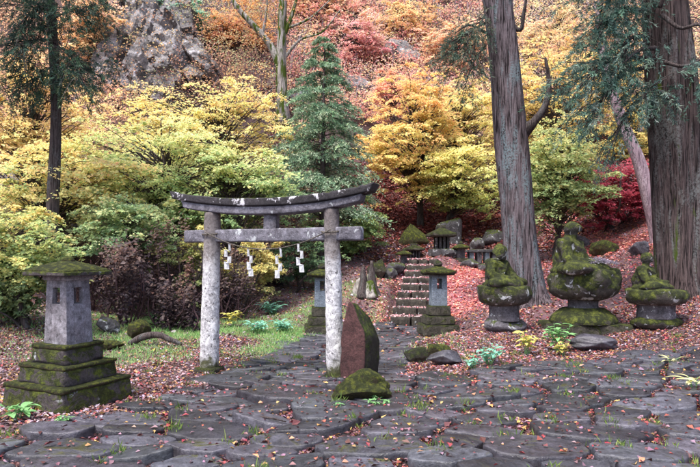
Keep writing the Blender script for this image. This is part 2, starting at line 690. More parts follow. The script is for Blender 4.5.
M['beam_top'] = stone_mat('dark lintel cap', '#232024', '#4b474e', 3.2, moss=.50, lichen=.52, lichen_col='#cfcdd6')
M['stele'] = stone_mat('red brown stele', '#3c2426', '#6a4848', 4.0, moss=.12, lichen=.22, lichen_col='#8f8088')
M['stele_side'] = stone_mat('mossy stele side', '#302c26', '#4c473c', 4.0, moss=.86, moss_cols=('#232b0b', '#5a6a1a'))
M['statue'] = stone_mat('mossy statue stone', '#34302f', '#6b6560', 3.2, moss=.98, lichen=.5, moss_cols=('#20260b', '#5f6624'), lichen_col='#b8bac0')
M['statue_col'] = stone_mat('bare pedestal stone', '#4b474d', '#7d7982', 4.2, moss=.46, lichen=.40)
M['bigstone'] = stone_mat('lichened slab', '#3c393c', '#716f76', 3.6, moss=.58, lichen=.50)
M['rock'] = stone_mat('hillside rock', '#4a464e', '#8b8893', 1.6, moss=.30, lichen=.3, lichen_col='#b7b5bd', bump=.9)
M['cliff'] = stone_mat('cliff rock', '#55504f', '#b2aeb2', 1.5, moss=.32, lichen=.40, lichen_col='#c4c2cd', bump=1.0)
M['bark_cedar'] = bark_mat('cedar bark', '#1c1619', '#74696f', '#6f7f86', .55)
M['bark_brown'] = bark_mat('brown cedar bark', '#171112', '#5c4f4f', '#6f7272', .5, moss=.18)
M['bark_dark'] = bark_mat('dark bark', '#2c2626', '#5c5252', '#6a7072', .35, 1.6)
M['bark_pale'] = bark_mat('pale mossy bark', '#5d5856', '#a29c98', '#b9b6b2', .5, .8, moss=.6)
M['bark_pink'] = bark_mat('pinkish bark', '#6d5c66', '#b09aa4', '#c8bcc4', .5, 1.2)
M['twig'] = bark_mat('grey twigs', '#85767f', '#c2b6c0', '#c9c1c9', .3, 3)
M['stem'] = bark_mat('brown stems', '#33242a', '#5e464c', '#6a5a60', .2, 3)
M['rope'] = bark_mat('straw rope', '#3d3834', '#77706a', '#807a72', .2, 4)


def plain(name, c, rough=.6, trans=0.0):
    m, t = new_mat(name)
    b = NB(t)
    tc = b.n('ShaderNodeTexCoord')
    n1 = b.noise(tc.outputs['Object'], 30, 4, .6)
    col = b.ramp(n1, [(.3, srgb(c) * .8), (.7, srgb(c))])
    p = b.n('ShaderNodeBsdfPrincipled')
    b.l(col, p.inputs['Base Color'])
    p.inputs['Roughness'].default_value = rough
    o = b.n('ShaderNodeOutputMaterial')
    if trans:
        tr = b.n('ShaderNodeBsdfTranslucent')
        b.l(col, tr.inputs[0])
        mx = b.n('ShaderNodeMixShader')
        mx.inputs[0].default_value = trans
        b.l(p.outputs[0], mx.inputs[1])
        b.l(tr.outputs[0], mx.inputs[2])
        b.l(mx.outputs[0], o.inputs[0])
    else:
        b.l(p.outputs[0], o.inputs[0])
    return m


M['paper'] = plain('white paper', '#f1f1f4', .7, .3)
M['hollow'] = plain('painted cell shade', '#1d1a1c', .95)  # near-black colour stands in for the shade inside the shrine cells
M['green_leaf'] = plain('fresh green leaf', '#86b878', .5, .3)
M['blue_leaf'] = plain('blue green leaf', '#86c2aa', .5, .3)
M['yellow_leaf'] = plain('yellow green leaf', '#d9d074', .5, .3)
M['pale_leaf'] = plain('pale yellow leaf', '#d6d29a', .5, .3)

# ------------------------------------------------------------------ ground sheet
xs = np.unique(np.r_[np.linspace(-60, -12, 70), np.linspace(-12, 12, 300), np.linspace(12, 60, 70)])
ys = np.unique(np.r_[np.linspace(-40, 2, 40), np.linspace(2, 14, 190), np.linspace(14, 28, 120), np.linspace(28, 75, 110)])
GX, GY = np.meshgrid(xs, ys)
gx, gy = GX.ravel(), GY.ravel()
gzv = ground(gx, gy)

# zones of the forest floor
PATH = [W(u, v, d)[:2] for u, v, d in [(-120, 470, 4.4), (0, 440, 5.2), (110, 417, 6.1), (170, 397, 7.0), (225, 380, 8.1), (252, 360, 9.8), (300, 344, 12.0), (345, 334, 13.4), (391, 319, 15.0)]]
PATH += [W(u, v, d)[:2] for u, v, d in [(433, 318, 15.0), (418, 334, 13.0), (404, 350, 10.8), (390, 372, 8.6), (405, 384, 7.7), (470, 372, 8.2), (560, 365, 8.6), (640, 352, 9.0), (720, 346, 9.2)]]
PATH += [np.array(p) for p in [(7.5, 8.0), (7.5, 2.0), (-5.5, 2.0), (-5.5, 4.0)]]
PATH = np.array(PATH)


def inside(poly, x, y):
    x, y = np.asarray(x), np.asarray(y)
    r = np.zeros(x.shape, bool)
    n = len(poly)
    for i in range(n):
        (x1, y1), (x2, y2) = poly[i], poly[(i + 1) % n]
        c = ((y1 > y) != (y2 > y)) & (x < (x2 - x1) * (y - y1) / (y2 - y1 + 1e-12) + x1)
        r ^= c
    return r


def zone_w(x, y):
    """Weights of green turf, bright red litter by the stairs and dark red litter on the slope."""
    n = fbm(np.c_[x * .8, y * .8, 0 * x], 31)
    sm = lambda a, lo, hi: np.clip((a - lo) / (hi - lo), 0, 1)
    green = np.maximum(np.exp(-(((x + 2.2) / 2.8) ** 2 + ((y - 13.3) / 3.2) ** 2)), .8 * np.exp(-(((x + .4) / 1.2) ** 2 + ((y - 15.2) / 1.6) ** 2))) * sm(n, .28, .5) * 1.3
    red = np.maximum(np.exp(-(((x - 3.2) / 2.2) ** 2 + ((y - 16.2) / 2.6) ** 2)), .8 * np.exp(-(((x - 7.3) / 2.4) ** 2 + ((y - 17) / 3.2) ** 2)))
    red = np.maximum(red, .55 * np.exp(-(((x - .6) / 1.0) ** 2 + ((y - 15) / 2) ** 2))) * sm(n, .22, .5) * 1.3
    dark = sm(y, 20.5, 23.5) * (1 - sm(y, 27, 32)) * np.exp(-((x - 3.2) / 4.5) ** 2) * 1.2
    return np.clip(green, 0, 1), np.clip(red, 0, 1), np.clip(dark, 0, 1)


def lerp(a, b, w):
    return a * (1 - w[:, None]) + b * w[:, None]


zg, zr, zd = zone_w(gx, gy)
nz = fbm(np.c_[gx * 1.7, gy * 1.7, 0 * gx], 3)
soil = mixcol(pal('#4a383c', '#6b5358', '#7d676e'), nz, .04)
gc = lerp(soil, srgb('#8d8f66')[None], zg * .85)
gc = lerp(gc, srgb('#b8727a')[None], zr * .8)
gc = lerp(gc, srgb('#2a1e20')[None], inside(PATH, gx, gy) * .85)
gc = lerp(gc, srgb('#58302e')[None], zd * .9)
hillw = np.clip((gy - 25) / 6, 0, 1) * (1 - zd * .8)
gc = lerp(gc, mixcol(pal('#2a2022', '#4c3c3a', '#6a4e48'), fbm(np.c_[gx * .5, gy * .5, gzv * .5], 8), .05), hillw)
inpath = inside(PATH, gx, gy)
gzv = gzv - inpath * .035
nx, ny = len(xs), len(ys)
I = np.arange(nx * ny).reshape(ny, nx)
gf = np.stack([I[:-1, :-1].ravel(), I[:-1, 1:].ravel(), I[1:, 1:].ravel(), I[1:, :-1].ravel()], 1)
terrain = mesh_np('terrain', np.c_[gx, gy, gzv], gf, M['ground'], None, True, gc)
tag(terrain, 'forest floor of dark soil rising to a steep wooded hillside', 'ground', kind='structure')

# ------------------------------------------------------------------ paving stones
path = empty('stone_path')
tag(path, 'old path of uneven dark paving stones leading through the stone gate to the stairs', 'path', kind='structure')


def stone_r(x, y):
    near = np.clip((9.2 - y) / 2.2, 0, 1)
    return .29 + .15 * near


rs = np.random.default_rng(5)
seeds = []
lo, hi = PATH.min(0), PATH.max(0)
cand = np.c_[rs.uniform(lo[0], hi[0], 60000), rs.uniform(max(lo[1], 3.2), hi[1], 60000)]
cand = cand[inside(PATH, cand[:, 0], cand[:, 1])]
# keep to what can come into view
cand = cand[np.abs(cand[:, 0]) < cand[:, 1] * .64 + .5]
SXF = .64
for c in cand:
    r = stone_r(*c) * rs.choice([.6, 1.0, 1.45], p=[.38, .4, .22])
    q = c * np.array([SXF, 1])
    if all((q[0] - s[0]) ** 2 + (q[1] - s[1]) ** 2 > (.5 * (r + s[2])) ** 2 * 1.25 for s in seeds):
        seeds.append((q[0], q[1], r))
seeds = np.array(seeds)
seeds = seeds[np.argsort(seeds[:, 1])][:330]


def clip_poly(poly, p, n):
    out = []
    for i in range(len(poly)):
        a, b2 = poly[i], poly[(i + 1) % len(poly)]
        da, db = (a - p) @ n, (b2 - p) @ n
        if da <= 0:
            out.append(a)
        if (da < 0) != (db < 0):
            out.append(a + (b2 - a) * da / (da - db))
    return out


stone_V, stone_F, so = [], [], 0
for si, s in enumerate(seeds):
    c = s[:2]
    r = s[2]
    a0 = rs.uniform(0, 6.28)
    poly = [c + r * 1.0 * rs.uniform(.8, 1.15) * np.array([math.cos(a0 + k * math.pi / 4), math.sin(a0 + k * math.pi / 4)]) for k in range(8)]
    for j, q in enumerate(seeds):
        if j == si:
            continue
        d = q[:2] - c
        L = np.linalg.norm(d)
        if L > 1.6:
            continue
        w = .5 + .5 * (s[2] ** 2 - q[2] ** 2) / (L * L) * .35
        poly = clip_poly(poly, c + d * np.clip(w, .25, .75), d / L)
        if len(poly) < 3:
            break
    if len(poly) < 3:
        continue
    poly = np.array(poly) / np.array([SXF, 1])
    cc = poly.mean(0)
    area = .5 * abs(sum(poly[i][0] * poly[i - 1][1] - poly[i - 1][0] * poly[i][1] for i in range(len(poly))))
    if area < .02:
        continue
    # gap, then soften the corners
    ext = np.linalg.norm(poly - cc, axis=1, keepdims=True)
    poly = cc + (poly - cc) * np.clip(1 - rs.uniform(.020, .055) / ext, .5, 1)
    per = np.r_[poly, poly[:1]]
    pts = []
    nseg = 36
    ln = np.r_[0, np.cumsum(np.linalg.norm(np.diff(per, axis=0), axis=1))]
    for t in np.linspace(0, ln[-1], nseg, endpoint=False):
        pts.append([np.interp(t, ln, per[:, 0]), np.interp(t, ln, per[:, 1])])
    pts = np.array(pts)
    pts = .15 * np.roll(pts, 1, 0) + .7 * pts + .15 * np.roll(pts, -1, 0)
    rel = pts - cc
    rel *= (1 + .12 * (vnoise(np.c_[pts * 8, np.full(len(pts), si)], 6) - .5) * 2)[:, None]
    zc = gz(*cc)
    e = .25
    gxs = (gz(cc[0] + e, cc[1]) - gz(cc[0] - e, cc[1])) / (2 * e) * .8 + rs.normal() * .05
    gys = (gz(cc[0], cc[1] + e) - gz(cc[0], cc[1] - e)) / (2 * e) * .8 + rs.normal() * .03
    hgt = rs.uniform(-.008, .02)
    dome = rs.uniform(-.006, .02) * min(1, math.sqrt(area))
    V = []
    for ring, (k, dz) in enumerate([(1.0, -.14), (1.006, -.004), (.994, .016), (.978, .0225), (.93, .025), (.40, .026 + dome)]):
        for p in rel:
            x, y = p * k
            V.append((x, y, dz + gxs * x + gys * y))
    V.append((0, 0, .026 + dome))
    V = np.array(V)
    V[:, 2] += hgt + np.where(V[:, 2] > -.08, (fbm(np.c_[V[:, :2] * 3.5, np.full(len(V), si * 1.7)], 7) - .5) * .035, 0)
    Fs = []
    for ring in range(5):
        for j in range(nseg):
            k = (j + 1) % nseg
            Fs.append((ring * nseg + j, ring * nseg + k, (ring + 1) * nseg + k, (ring + 1) * nseg + j))
    for j in range(nseg):
        Fs.append((5 * nseg + j, 5 * nseg + (j + 1) % nseg, 6 * nseg))
    mesh_np('paving_stone', V, Fs, M['paver'], path, True, loc=(cc[0], cc[1], zc))
    stone_V += (V + np.array([cc[0], cc[1], zc])).tolist()
    stone_F += [tuple(i + so for i in f) for f in Fs]
    so += len(V)
stones_bvh = BVHTree.FromPolygons(stone_V, stone_F)


def on_top(x, y, z):
    """Height of the ground or of the paving stone at each point."""
    z = np.array(z, float) - .030 * inside(PATH, x, y)
    for i in np.nonzero((y < 16) & inside(PATH, x, y))[0]:
        h = stones_bvh.ray_cast(Vector((x[i], y[i], z[i] + 1)), Vector((0, 0, -1)), 1.3)
        if h[0] is not None:
            z[i] = max(z[i], h[0].z)
    return z


# ------------------------------------------------------------------ stairs and terrace
stairs = empty('stone_stairs', (STB[0], STB[1], .1))
tag(stairs, 'flight of old mossy stone steps strewn with red leaves, rising behind the lantern', 'stairs')
yaw = -math.atan2(STT[0] - STB[0], STT[1] - STB[1])
NST = 9
for i in range(NST):
    t = i / (NST - 1)
    p = STB + (STT - STB) * t
    z = .32 + (1.80 - .32) * t
    w = 1.16 - .22 * t
    k = 0
    x0 = -w / 2
    while x0 < w / 2 - .05:
        ww = min(random.uniform(.26, .85), w / 2 - x0)
        if w / 2 - x0 - ww < .25:
            ww = w / 2 - x0
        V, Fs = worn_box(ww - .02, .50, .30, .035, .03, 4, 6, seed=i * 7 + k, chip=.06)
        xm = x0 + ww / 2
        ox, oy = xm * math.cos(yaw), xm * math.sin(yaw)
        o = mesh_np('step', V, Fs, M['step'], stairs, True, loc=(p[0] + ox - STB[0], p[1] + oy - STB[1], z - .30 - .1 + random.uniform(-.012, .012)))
        o.rotation_euler = (random.uniform(-.02, .02), random.uniform(-.02, .02), yaw)
        x0 += ww
        k += 1


# leaves drifted onto the treads
n = 2400
ti = rng.integers(0, NST, n)
ax = (STT - STB) / np.linalg.norm(STT - STB)
sl = ti / (NST - 1) * np.linalg.norm(STT - STB) + rng.uniform(-.22, .2, n)
la = rng.uniform(-.58, .58, n) * (1 - .15 * ti / NST)
P = np.c_[STB[0] + ax[0] * sl + ax[1] * la, STB[1] + ax[1] * sl - ax[0] * la, .32 + 1.48 * ti / (NST - 1) + rng.uniform(.0, .018, n)]
Nn = unit(np.c_[rng.normal(0, .6, (n, 2)), np.ones(n)])
C = mixcol(pal('#a8606a', '#c48a90', '#cfaeb0', '#b8a4a8', '#9a8890'), rng.random(n), .12)
tl_ = leaf_obj('tread_leaves', [leaf_arrays(P, np.cross(Nn, rand_dirs(n)), Nn, .06, .05, C, .2)], M['litter'])
tag(tl_, 'pink fallen leaves drifted along the treads of the stone steps', 'fallen leaves', kind='stuff')


def rock(name, u, v, d, size, seed, mat, label, cat='rock', sink=.25, rz=0, group=None, cuts=12, rough=.38, sub=4, strata=0, z=None):
    p = W(u, v, d)
    V, Fs = rock_geo(size, seed, sub, rough, cuts, strata=strata)
    V[:, 2] -= V[:, 2].min() + sink * size[2]
    zz = gz(p[0], p[1]) if z is None else z
    o = mesh_np(name, V, Fs, M[mat], None, True, loc=(p[0], p[1], zz))
    o.rotation_euler = (0, 0, rz)
    return tag(o, label, cat, group)


# terrace edging stones, each one named by where it lies
for k, (u, v, d, sx, sz, lab) in enumerate([
        (470, 268, 18.3, .34, .2, 'low grey edging stone right of the stone lantern under the slab table'),
        (486, 272, 17.8, .42, .16, 'flat grey stone lying in red leaves left of the tall cedar trunk'),
        (497, 262, 18.8, .38, .24, 'grey edging stone against the left edge of the tall cedar trunk'),
        (398, 276, 18.2, .40, .2, 'dark edging stone beside the upper left of the stone steps'),
        (390, 283, 17.6, .34, .22, 'mossy edging stone between tree stump and stone steps'),
        (452, 262, 19.2, .36, .2, 'dark terrace stone just right of the blue grey lantern roof'),
        (478, 244, 21.0, .5, .3, 'lichened boulder right of the big upright slab'),
        (492, 240, 21.5, .5, .35, 'pale boulder on the terrace touching the cedar trunk outline'),
        (512, 232, 22.0, .5, .4, 'grey boulder on the slope just behind the cedar trunk')]):
    rock('boulder' if k > 5 else 'edging_stone', u, v, d, (sx, sx * .7, sz), 40 + k, 'bigstone', lab, sink=.3, rz=k * 1.3, sub=3)


# ------------------------------------------------------------------ stone gate
GL, GR = np.array([-2.09, 8.90]), np.array([-0.20, 8.30])
gc0 = (GL + GR) / 2
gdir = (GR - GL) / np.linalg.norm(GR - GL)
gyaw = math.atan2(gdir[1], gdir[0])
half = np.linalg.norm(GR - GL) / 2
gate = empty('torii_gate', (gc0[0], gc0[1], -.01), gyaw)
tag(gate, 'weathered stone torii gate with two lichen white pillars and upswept double lintel', 'gate')
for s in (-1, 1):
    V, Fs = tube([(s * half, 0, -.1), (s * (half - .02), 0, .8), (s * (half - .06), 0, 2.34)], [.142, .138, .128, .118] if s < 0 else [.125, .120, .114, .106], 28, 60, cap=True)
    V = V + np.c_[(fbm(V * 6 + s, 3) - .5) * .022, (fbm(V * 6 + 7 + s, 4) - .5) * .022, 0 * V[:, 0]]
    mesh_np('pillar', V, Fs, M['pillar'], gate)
    V, Fs = worn_box(.34, .34, .09, .03, .02, 5, 4, seed=3 + s)
    mesh_np('pillar_base', V + np.array([s * half, 0, -.03]), Fs, M['moss_dark'], gate)


def swept_beam(length, zmid, up, h, depth, seed, n=44, amp=.006, slant=.0):
    """A lintel that sweeps up at its ends: the same upward curve along its top and bottom."""
    V, Fs = worn_box(length, depth, h, .022, amp, 5, 4, seed=seed, z0=False, chip=.03)
    # finer along the length
    bm = bmesh.new()
    vs = [bm.verts.new(v) for v in V]
    for f in Fs:
        bm.faces.new([vs[i] for i in f])
    bmesh.ops.recalc_face_normals(bm, faces=bm.faces)
    for k in range(1, n):
        x = -length / 2 + length * k / n
        g = bm.verts[:] + bm.edges[:] + bm.faces[:]
        bmesh.ops.bisect_plane(bm, geom=g, plane_co=(x, 0, 0), plane_no=(1, 0, 0))
    bm.verts.ensure_lookup_table()
    V = np.array([v.co[:] for v in bm.verts])
    bm.verts.index_update()
    Fs = [tuple(v.index for v in f.verts) for f in bm.faces]
    bm.free()
    t = V[:, 0] / (length / 2)
    V[:, 0] += slant * V[:, 2] * np.sign(t) * np.abs(t)
    V[:, 2] += zmid + up * np.abs(t) ** 2.3
    V += np.c_[0 * t, (fbm(V * 4 + seed, 3) - .5) * .02, (fbm(V * 4 + seed + 9, 5) - .5) * .02]
    return V, Fs


V, Fs = swept_beam(3.12, 2.462, .155, .115, .30, 1, slant=.5)
mesh_np('top_lintel', V, Fs, M['beam_top'], gate)
V, Fs = swept_beam(2.78, 2.345, .135, .115, .24, 2, slant=.3)
mesh_np('lower_lintel', V, Fs, M['beam'], gate)
V, Fs = swept_beam(2.76, 1.995, .0, .185, .15, 3)
mesh_np('tie_beam', V, Fs, M['beam'], gate)
V, Fs = worn_box(.20, .13, .23, .015, .006, 6, 3, seed=8)
mesh_np('centre_strut', V + np.array([0.02, 0, 2.076]), Fs, M['beam'], gate)


def gate_pt(x, y, z):
    return np.array([gc0[0] + x * gdir[0] - y * gdir[1], gc0[1] + x * gdir[1] + y * gdir[0], z])


# straw rope tied round both pillars, sagging in front of the tie beam
G = Geo()
pts = []
for t in np.linspace(-1, 1, 25):
    pts.append(gate_pt(t * (half - .02), -.155 if abs(t) < .93 else -.14, 1.80 + .26 * t * t - .02))
V, Fs = tube(pts, [.008] * 25, 6)
G.add(V, Fs)
for s in (-1, 1):
    ring = [gate_pt(s * (half - .055) + .145 * math.cos(a), .145 * math.sin(a), 2.03 + .03 * math.sin(a)) for a in np.linspace(0, 6.28, 17)]
    V, Fs = tube(ring, [.012] * 17, 6)
    G.add(V, Fs)
rope = G.build('straw_rope', M['rope'])
tag(rope, 'thin straw rope tied round both gate pillars below the lintel', 'rope')

for k, (x, lab, sc) in enumerate([(-.60, 'leftmost of the four white paper streamers hanging in the gate', .95), (-.24, 'second paper streamer from the left in the stone gate', 1.0),
                              (.20, 'third white paper streamer from the left in the gate', 1.05), (.53, 'rightmost of the four paper streamers in the gate', 1.0)]):
    t = x / half
    ztop = 1.80 + .26 * t * t - .03
    o0 = gate_pt(x, -.157, ztop)
    G = Geo()
    wob = random.Random(k)
    z = 0
    xo = 0
    Vs, Fs = [], []
    zz = [(0, .0, .03)]
    for i in range(4):
        xo = (.022 if i % 2 == 0 else -.018) * (1 if k % 2 == 0 else -1) + wob.uniform(-.01, .01)
        h = .095 * sc
        tilt = wob.uniform(-.05, .05)
        w = .014 + .006 * i
        y0 = wob.uniform(-.02, .02)
        b0 = len(Vs)
        Vs += [(xo - w, y0, -z + tilt * .3), (xo + w, y0 + .012, -z), (xo + w + tilt * .2, y0 + .02, -z - h * 1.1), (xo - w + tilt * .2, y0 - .01, -z - h * 1.1)]
        Fs.append((b0, b0 + 1, b0 + 2, b0 + 3))
        if i:
            Fs.append((b0 - 1, b0 - 2, b0 + 1, b0))
        z += h
    V = np.array(Vs)
    V2 = V + np.array([0.0, .003, 0])
    n = len(V)
    Fa = Fs + [tuple(i + n for i in f[::-1]) for f in Fs]
    me = mesh_np('paper_streamer', np.vstack([V, V2]), Fa, M['paper'], None, False, loc=o0)
    tag(me, lab, 'paper streamer', 'white paper streamers in the gate')

# ------------------------------------------------------------------ lanterns


def roof_geo(s, h, eave, seed, flare=.0, n=16, top=.14):
    """Low pyramid lantern roof with a thick eave, local z=0 at the eave's underside."""
    g = np.linspace(-1, 1, n)
    V, Fs = [], []
    for a in g:
        for b_ in g:
            m = max(abs(a), abs(b_))
            z = eave + h * np.clip((1 - m) / (1 - top), 0, 1) ** .85 + flare * (abs(a) * abs(b_)) ** 3
            V.append((a * s / 2, b_ * s / 2, z))
    for a in g:
        for b_ in g:
            m = max(abs(a), abs(b_))
            V.append((a * s / 2 * .985, b_ * s / 2 * .985, (0 if m > .6 else .0) + flare * .6 * (abs(a) * abs(b_)) ** 3))
    for i in range(n - 1):
        for j in range(n - 1):
            q = (i * n + j, (i + 1) * n + j, (i + 1) * n + j + 1, i * n + j + 1)
            Fs.append(q)
            Fs.append(tuple(x + n * n for x in q[::-1]))
    e = [(i, 0) for i in range(n)] + [(n - 1, j) for j in range(1, n)] + [(i, n - 1) for i in range(n - 2, -1, -1)] + [(0, j) for j in range(n - 2, 0, -1)]
    e = [a * n + b_ for a, b_ in e]
    for i in range(len(e)):
        a, b_ = e[i], e[(i + 1) % len(e)]
        Fs.append((a, a + n * n, b_ + n * n, b_))
    V = np.array(V)
    V[:, 2] += (fbm(V * 7 + seed, seed) - .5) * .035 * (V[:, 2] > .02)
    V[:, :2] *= (1 + (fbm(V * 5 + seed, 4) - .5) * .06)[:, None]
    return V, Fs


def window_box(sx, h, taper, win, seed):
    """A light box: four walls with a real opening in each of two faces (front -y, right +x) so that the hollow inside shows."""
    G = Geo()
    wt = sx * .2
    ww, z0, z1 = win

    def side(ax, sgn):
        # one wall made of four blocks round its opening
        L = sx
        blocks = []
        if ww:
            blocks = [(-L / 2, -ww / 2, 0, h), (ww / 2, L / 2, 0, h), (-ww / 2 - .002, ww / 2 + .002, 0, z0), (-ww / 2 - .002, ww / 2 + .002, z1, h)]
        else:
            blocks = [(-L / 2, L / 2, 0, h)]
        for q, (a, b_, c, d_) in enumerate(blocks):
            V, Fs = worn_box(b_ - a, wt, d_ - c, .008, .003, 6, 3, seed=seed + q)
            V = V + np.array([(a + b_) / 2, 0, c])
            V[:, 1] += sgn * (L / 2 - wt / 2)
            if ax == 'x':
                V = np.c_[-V[:, 1] * 1, V[:, 0], V[:, 2]] if False else np.c_[V[:, 1], -V[:, 0], V[:, 2]]
            G.add(V, Fs)
    for ax in 'xy':
        for sgn in (-1, 1):
            side(ax, sgn)
    V = np.vstack(G.v)
    V[:, :2] *= (1 + (taper - 1) * np.clip(V[:, 2] / h, 0, 1))[:, None]
    return V, G.f


# the old leaning lantern on the left
lan = empty('stone_lantern', (-3.18, 6.80, -.02), R(65))
lan.rotation_euler = (R(1.0), R(-1.5), R(65))
tag(lan, 'large leaning stone lantern with flat mossy roof on three mossy steps at left', 'stone lantern', 'stone lanterns')
zz = 0
for k, (s, h, mat) in enumerate([(.98, .27, 'red_stain'), (.76, .21, 'red_stain'), (.56, .21, 'red_stain')]):
    V, Fs = worn_box(s, s * .98, h, .04, .02, 4, 8, seed=20 + k, taper=.95, chip=.06)
    o = mesh_np('plinth_step', V + np.array([0, 0, zz]), Fs, M[mat], lan)
    V, Fs = worn_box(s * .97, s * .96, .045, .02, .018, 6, 8, seed=30 + k)
    inner = [.76, .56, .36][k]
    mesh_np('moss_cover', V + np.array([0, 0, zz + h - .03]), Fs, M['moss'], o)
    zz += h - .004
V, Fs = window_box(.36, .73, .86, (.13, .46, .64), 5)
body = mesh_np('lantern_body', V + np.array([0, 0, zz]), Fs, M['lantern_old'], lan)
zz += .72
V, Fs = worn_box(.38, .38, .07, .02, .006, 5, 4, seed=41)
mesh_np('neck', V + np.array([0, 0, zz]), Fs, M['lantern_old'], lan)
zz += .066
V, Fs = roof_geo(.64, .105, .05, 6)
rf = mesh_np('roof', V + np.array([0, 0, zz]), Fs, M['moss'], lan)
V, Fs = worn_box(.655, .655, .05, .015, .008, 6, 6, seed=44)
mesh_np('eave', V + np.array([0, 0, zz - .012]), Fs, M['red_stain'], rf)
V, Fs = rock_geo((.075, .075, .05), 9, 3, .2, 3)
mesh_np('roof_knob', V + np.array([0, 0, zz + .145]), Fs, M['moss'], rf)


def shaft_lantern(u, v, d, rz, label, seed, sc=1.0, name='stone_lantern'):
    p = W(u, v, d)
    z = gz(p[0], p[1]) - .03
    t = empty(name, (p[0], p[1], z), rz)
    t.scale = (sc,) * 3
    tag(t, label, 'stone lantern', 'stone lanterns')
    zz = 0
    for k, (s, h) in enumerate([(.80, .22), (.62, .19), (.47, .22)]):
        V, Fs = worn_box(s, s, h, .03, .014, 4, 6, seed=seed + k, taper=.95, chip=.04)
        mesh_np('plinth_step', V + np.array([0, 0, zz]), Fs, M['moss_dark'], t)
        zz += h - .004
    V, Fs = window_box(.335, .68, .96, (.11, .36, .58), seed)
    mesh_np('lantern_body', V + np.array([0, 0, zz]), Fs, M['lantern_blue'], t)
    zz += .675
    V, Fs = roof_geo(.66, .13, .05, seed + 2, flare=.04)
    r = mesh_np('roof', V + np.array([0, 0, zz]), Fs, M['moss'], t)
    V, Fs = worn_box(.60, .60, .05, .015, .005, 6, 5, seed=seed + 3)
    mesh_np('eave', V + np.array([0, 0, zz - .02]), Fs, M['moss_dark'], r)
    V, Fs = lathe([(.02, .0), (.085, .03), (.10, .08), (.06, .13), (.01, .16)], 14, .01, 6, seed)
    mesh_np('finial', V + np.array([0, 0, zz + .15]), Fs, M['moss_dark'], r)
    return t


shaft_lantern(438, 333, 12.95, R(4), 'blue grey stone lantern with mossy cap standing in front of the stone steps', 50)
shaft_lantern(322, 333, 13.1, R(6), 'grey stone lantern half hidden behind the right gate pillar', 60, .97)


def small_lantern(u, v, d, label, seed, sc=1.0, rz=0.0):
    p = W(u, v, d)
    t = empty('stone_lantern', (p[0], p[1], gz(p[0], p[1]) - .03), rz)
    t.scale = (sc,) * 3
    tag(t, label, 'stone lantern', 'stone lanterns')
    V, Fs = worn_box(.34, .34, .12, .02, .01, 5, 3, seed=seed)
    mesh_np('plinth', V, Fs, M['moss_dark'], t)
    V, Fs = worn_box(.19, .19, .30, .02, .006, 5, 3, seed=seed + 1, taper=.92)
    mesh_np('post', V + np.array([0, 0, .115]), Fs, M['statue_col'], t)
    V, Fs = roof_geo(.42, .11, .045, seed + 2)
    mesh_np('roof', V + np.array([0, 0, .41]), Fs, M['moss'], t)
    V, Fs = rock_geo((.06, .06, .06), seed, 2, .1, 0)
    mesh_np('finial', V + np.array([0, 0, .58]), Fs, M['moss_dark'], t)


small_lantern(404, 271, 18.9, 'small squat mossy stone lantern left of the top of the steps', 71, 1.0, .3)
small_lantern(461, 267, 19.0, 'small pale stone lantern on the terrace right of the blue grey lantern', 75, 1.05, .2)


def hokora(u, v, d, w, h, label, seed, rz=0.0):
    """A little stone shrine: plinth, solid cell painted dark like a shaded opening, posts, hipped roof."""
    p = W(u, v, d)
    t = empty('stone_shrine', (p[0], p[1], gz(p[0], p[1]) - .03), rz)
    tag(t, label, 'shrine', 'little stone shrines on the terrace')
    V, Fs = worn_box(w * 1.15, w, h * .25, .02, .01, 4, 4, seed=seed)
    mesh_np('plinth', V, Fs, M['bigstone'], t)
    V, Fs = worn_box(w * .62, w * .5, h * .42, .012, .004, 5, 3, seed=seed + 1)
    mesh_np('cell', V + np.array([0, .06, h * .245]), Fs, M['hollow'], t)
    for s in (-1, -.33, .33, 1):
        V, Fs = worn_box(w * .12, w * .12, h * .42, .01, .004, 5, 2, seed=seed + 2)
        mesh_np('post', V + np.array([s * w * .32, -w * .27, h * .245]), Fs, M['bigstone'], t)
    V, Fs = roof_geo(w * 1.35, h * .24, h * .08, seed, flare=h * .05)
    r = mesh_np('roof', V + np.array([0, 0, h * .66]), Fs, M['moss_dark'], t)
    V, Fs = worn_box(w * .5, w * .2, h * .12, .02, .006, 5, 3, seed=seed + 4)
    mesh_np('ridge', V + np.array([0, 0, h * .95]), Fs, M['moss_dark'], r)


hokora(441, 266, 19.6, .62, .95, 'dark little stone shrine directly behind the blue grey lantern', 81, .1)
hokora(414, 264, 20.2, .46, .60, 'smallest stone shrine with dark cell beneath the mossy pointed rock', 86, .15)

# stone offering table on the terrace
p = W(482, 264, 19.3)
tb = empty('stone_table', (p[0], p[1], gz(p[0], p[1]) - .03), .1)
tag(tb, 'low grey stone slab table on blocks beside the tall cedar', 'stone table')
V, Fs = worn_box(1.0, .4, .10, .02, .01, 5, 5, seed=91)
mesh_np('slab', V + np.array([0, 0, .36]), Fs, M['bigstone'], tb)
for k, x in enumerate((-.38, -.12, .14, .38)):
    V, Fs = worn_box(.14, .28, .37, .02, .01, 5, 3, seed=92 + k)
    mesh_np('support_block', V + np.array([x, 0, 0]), Fs, M['statue_col' if k % 2 else 'lantern_blue'], tb)

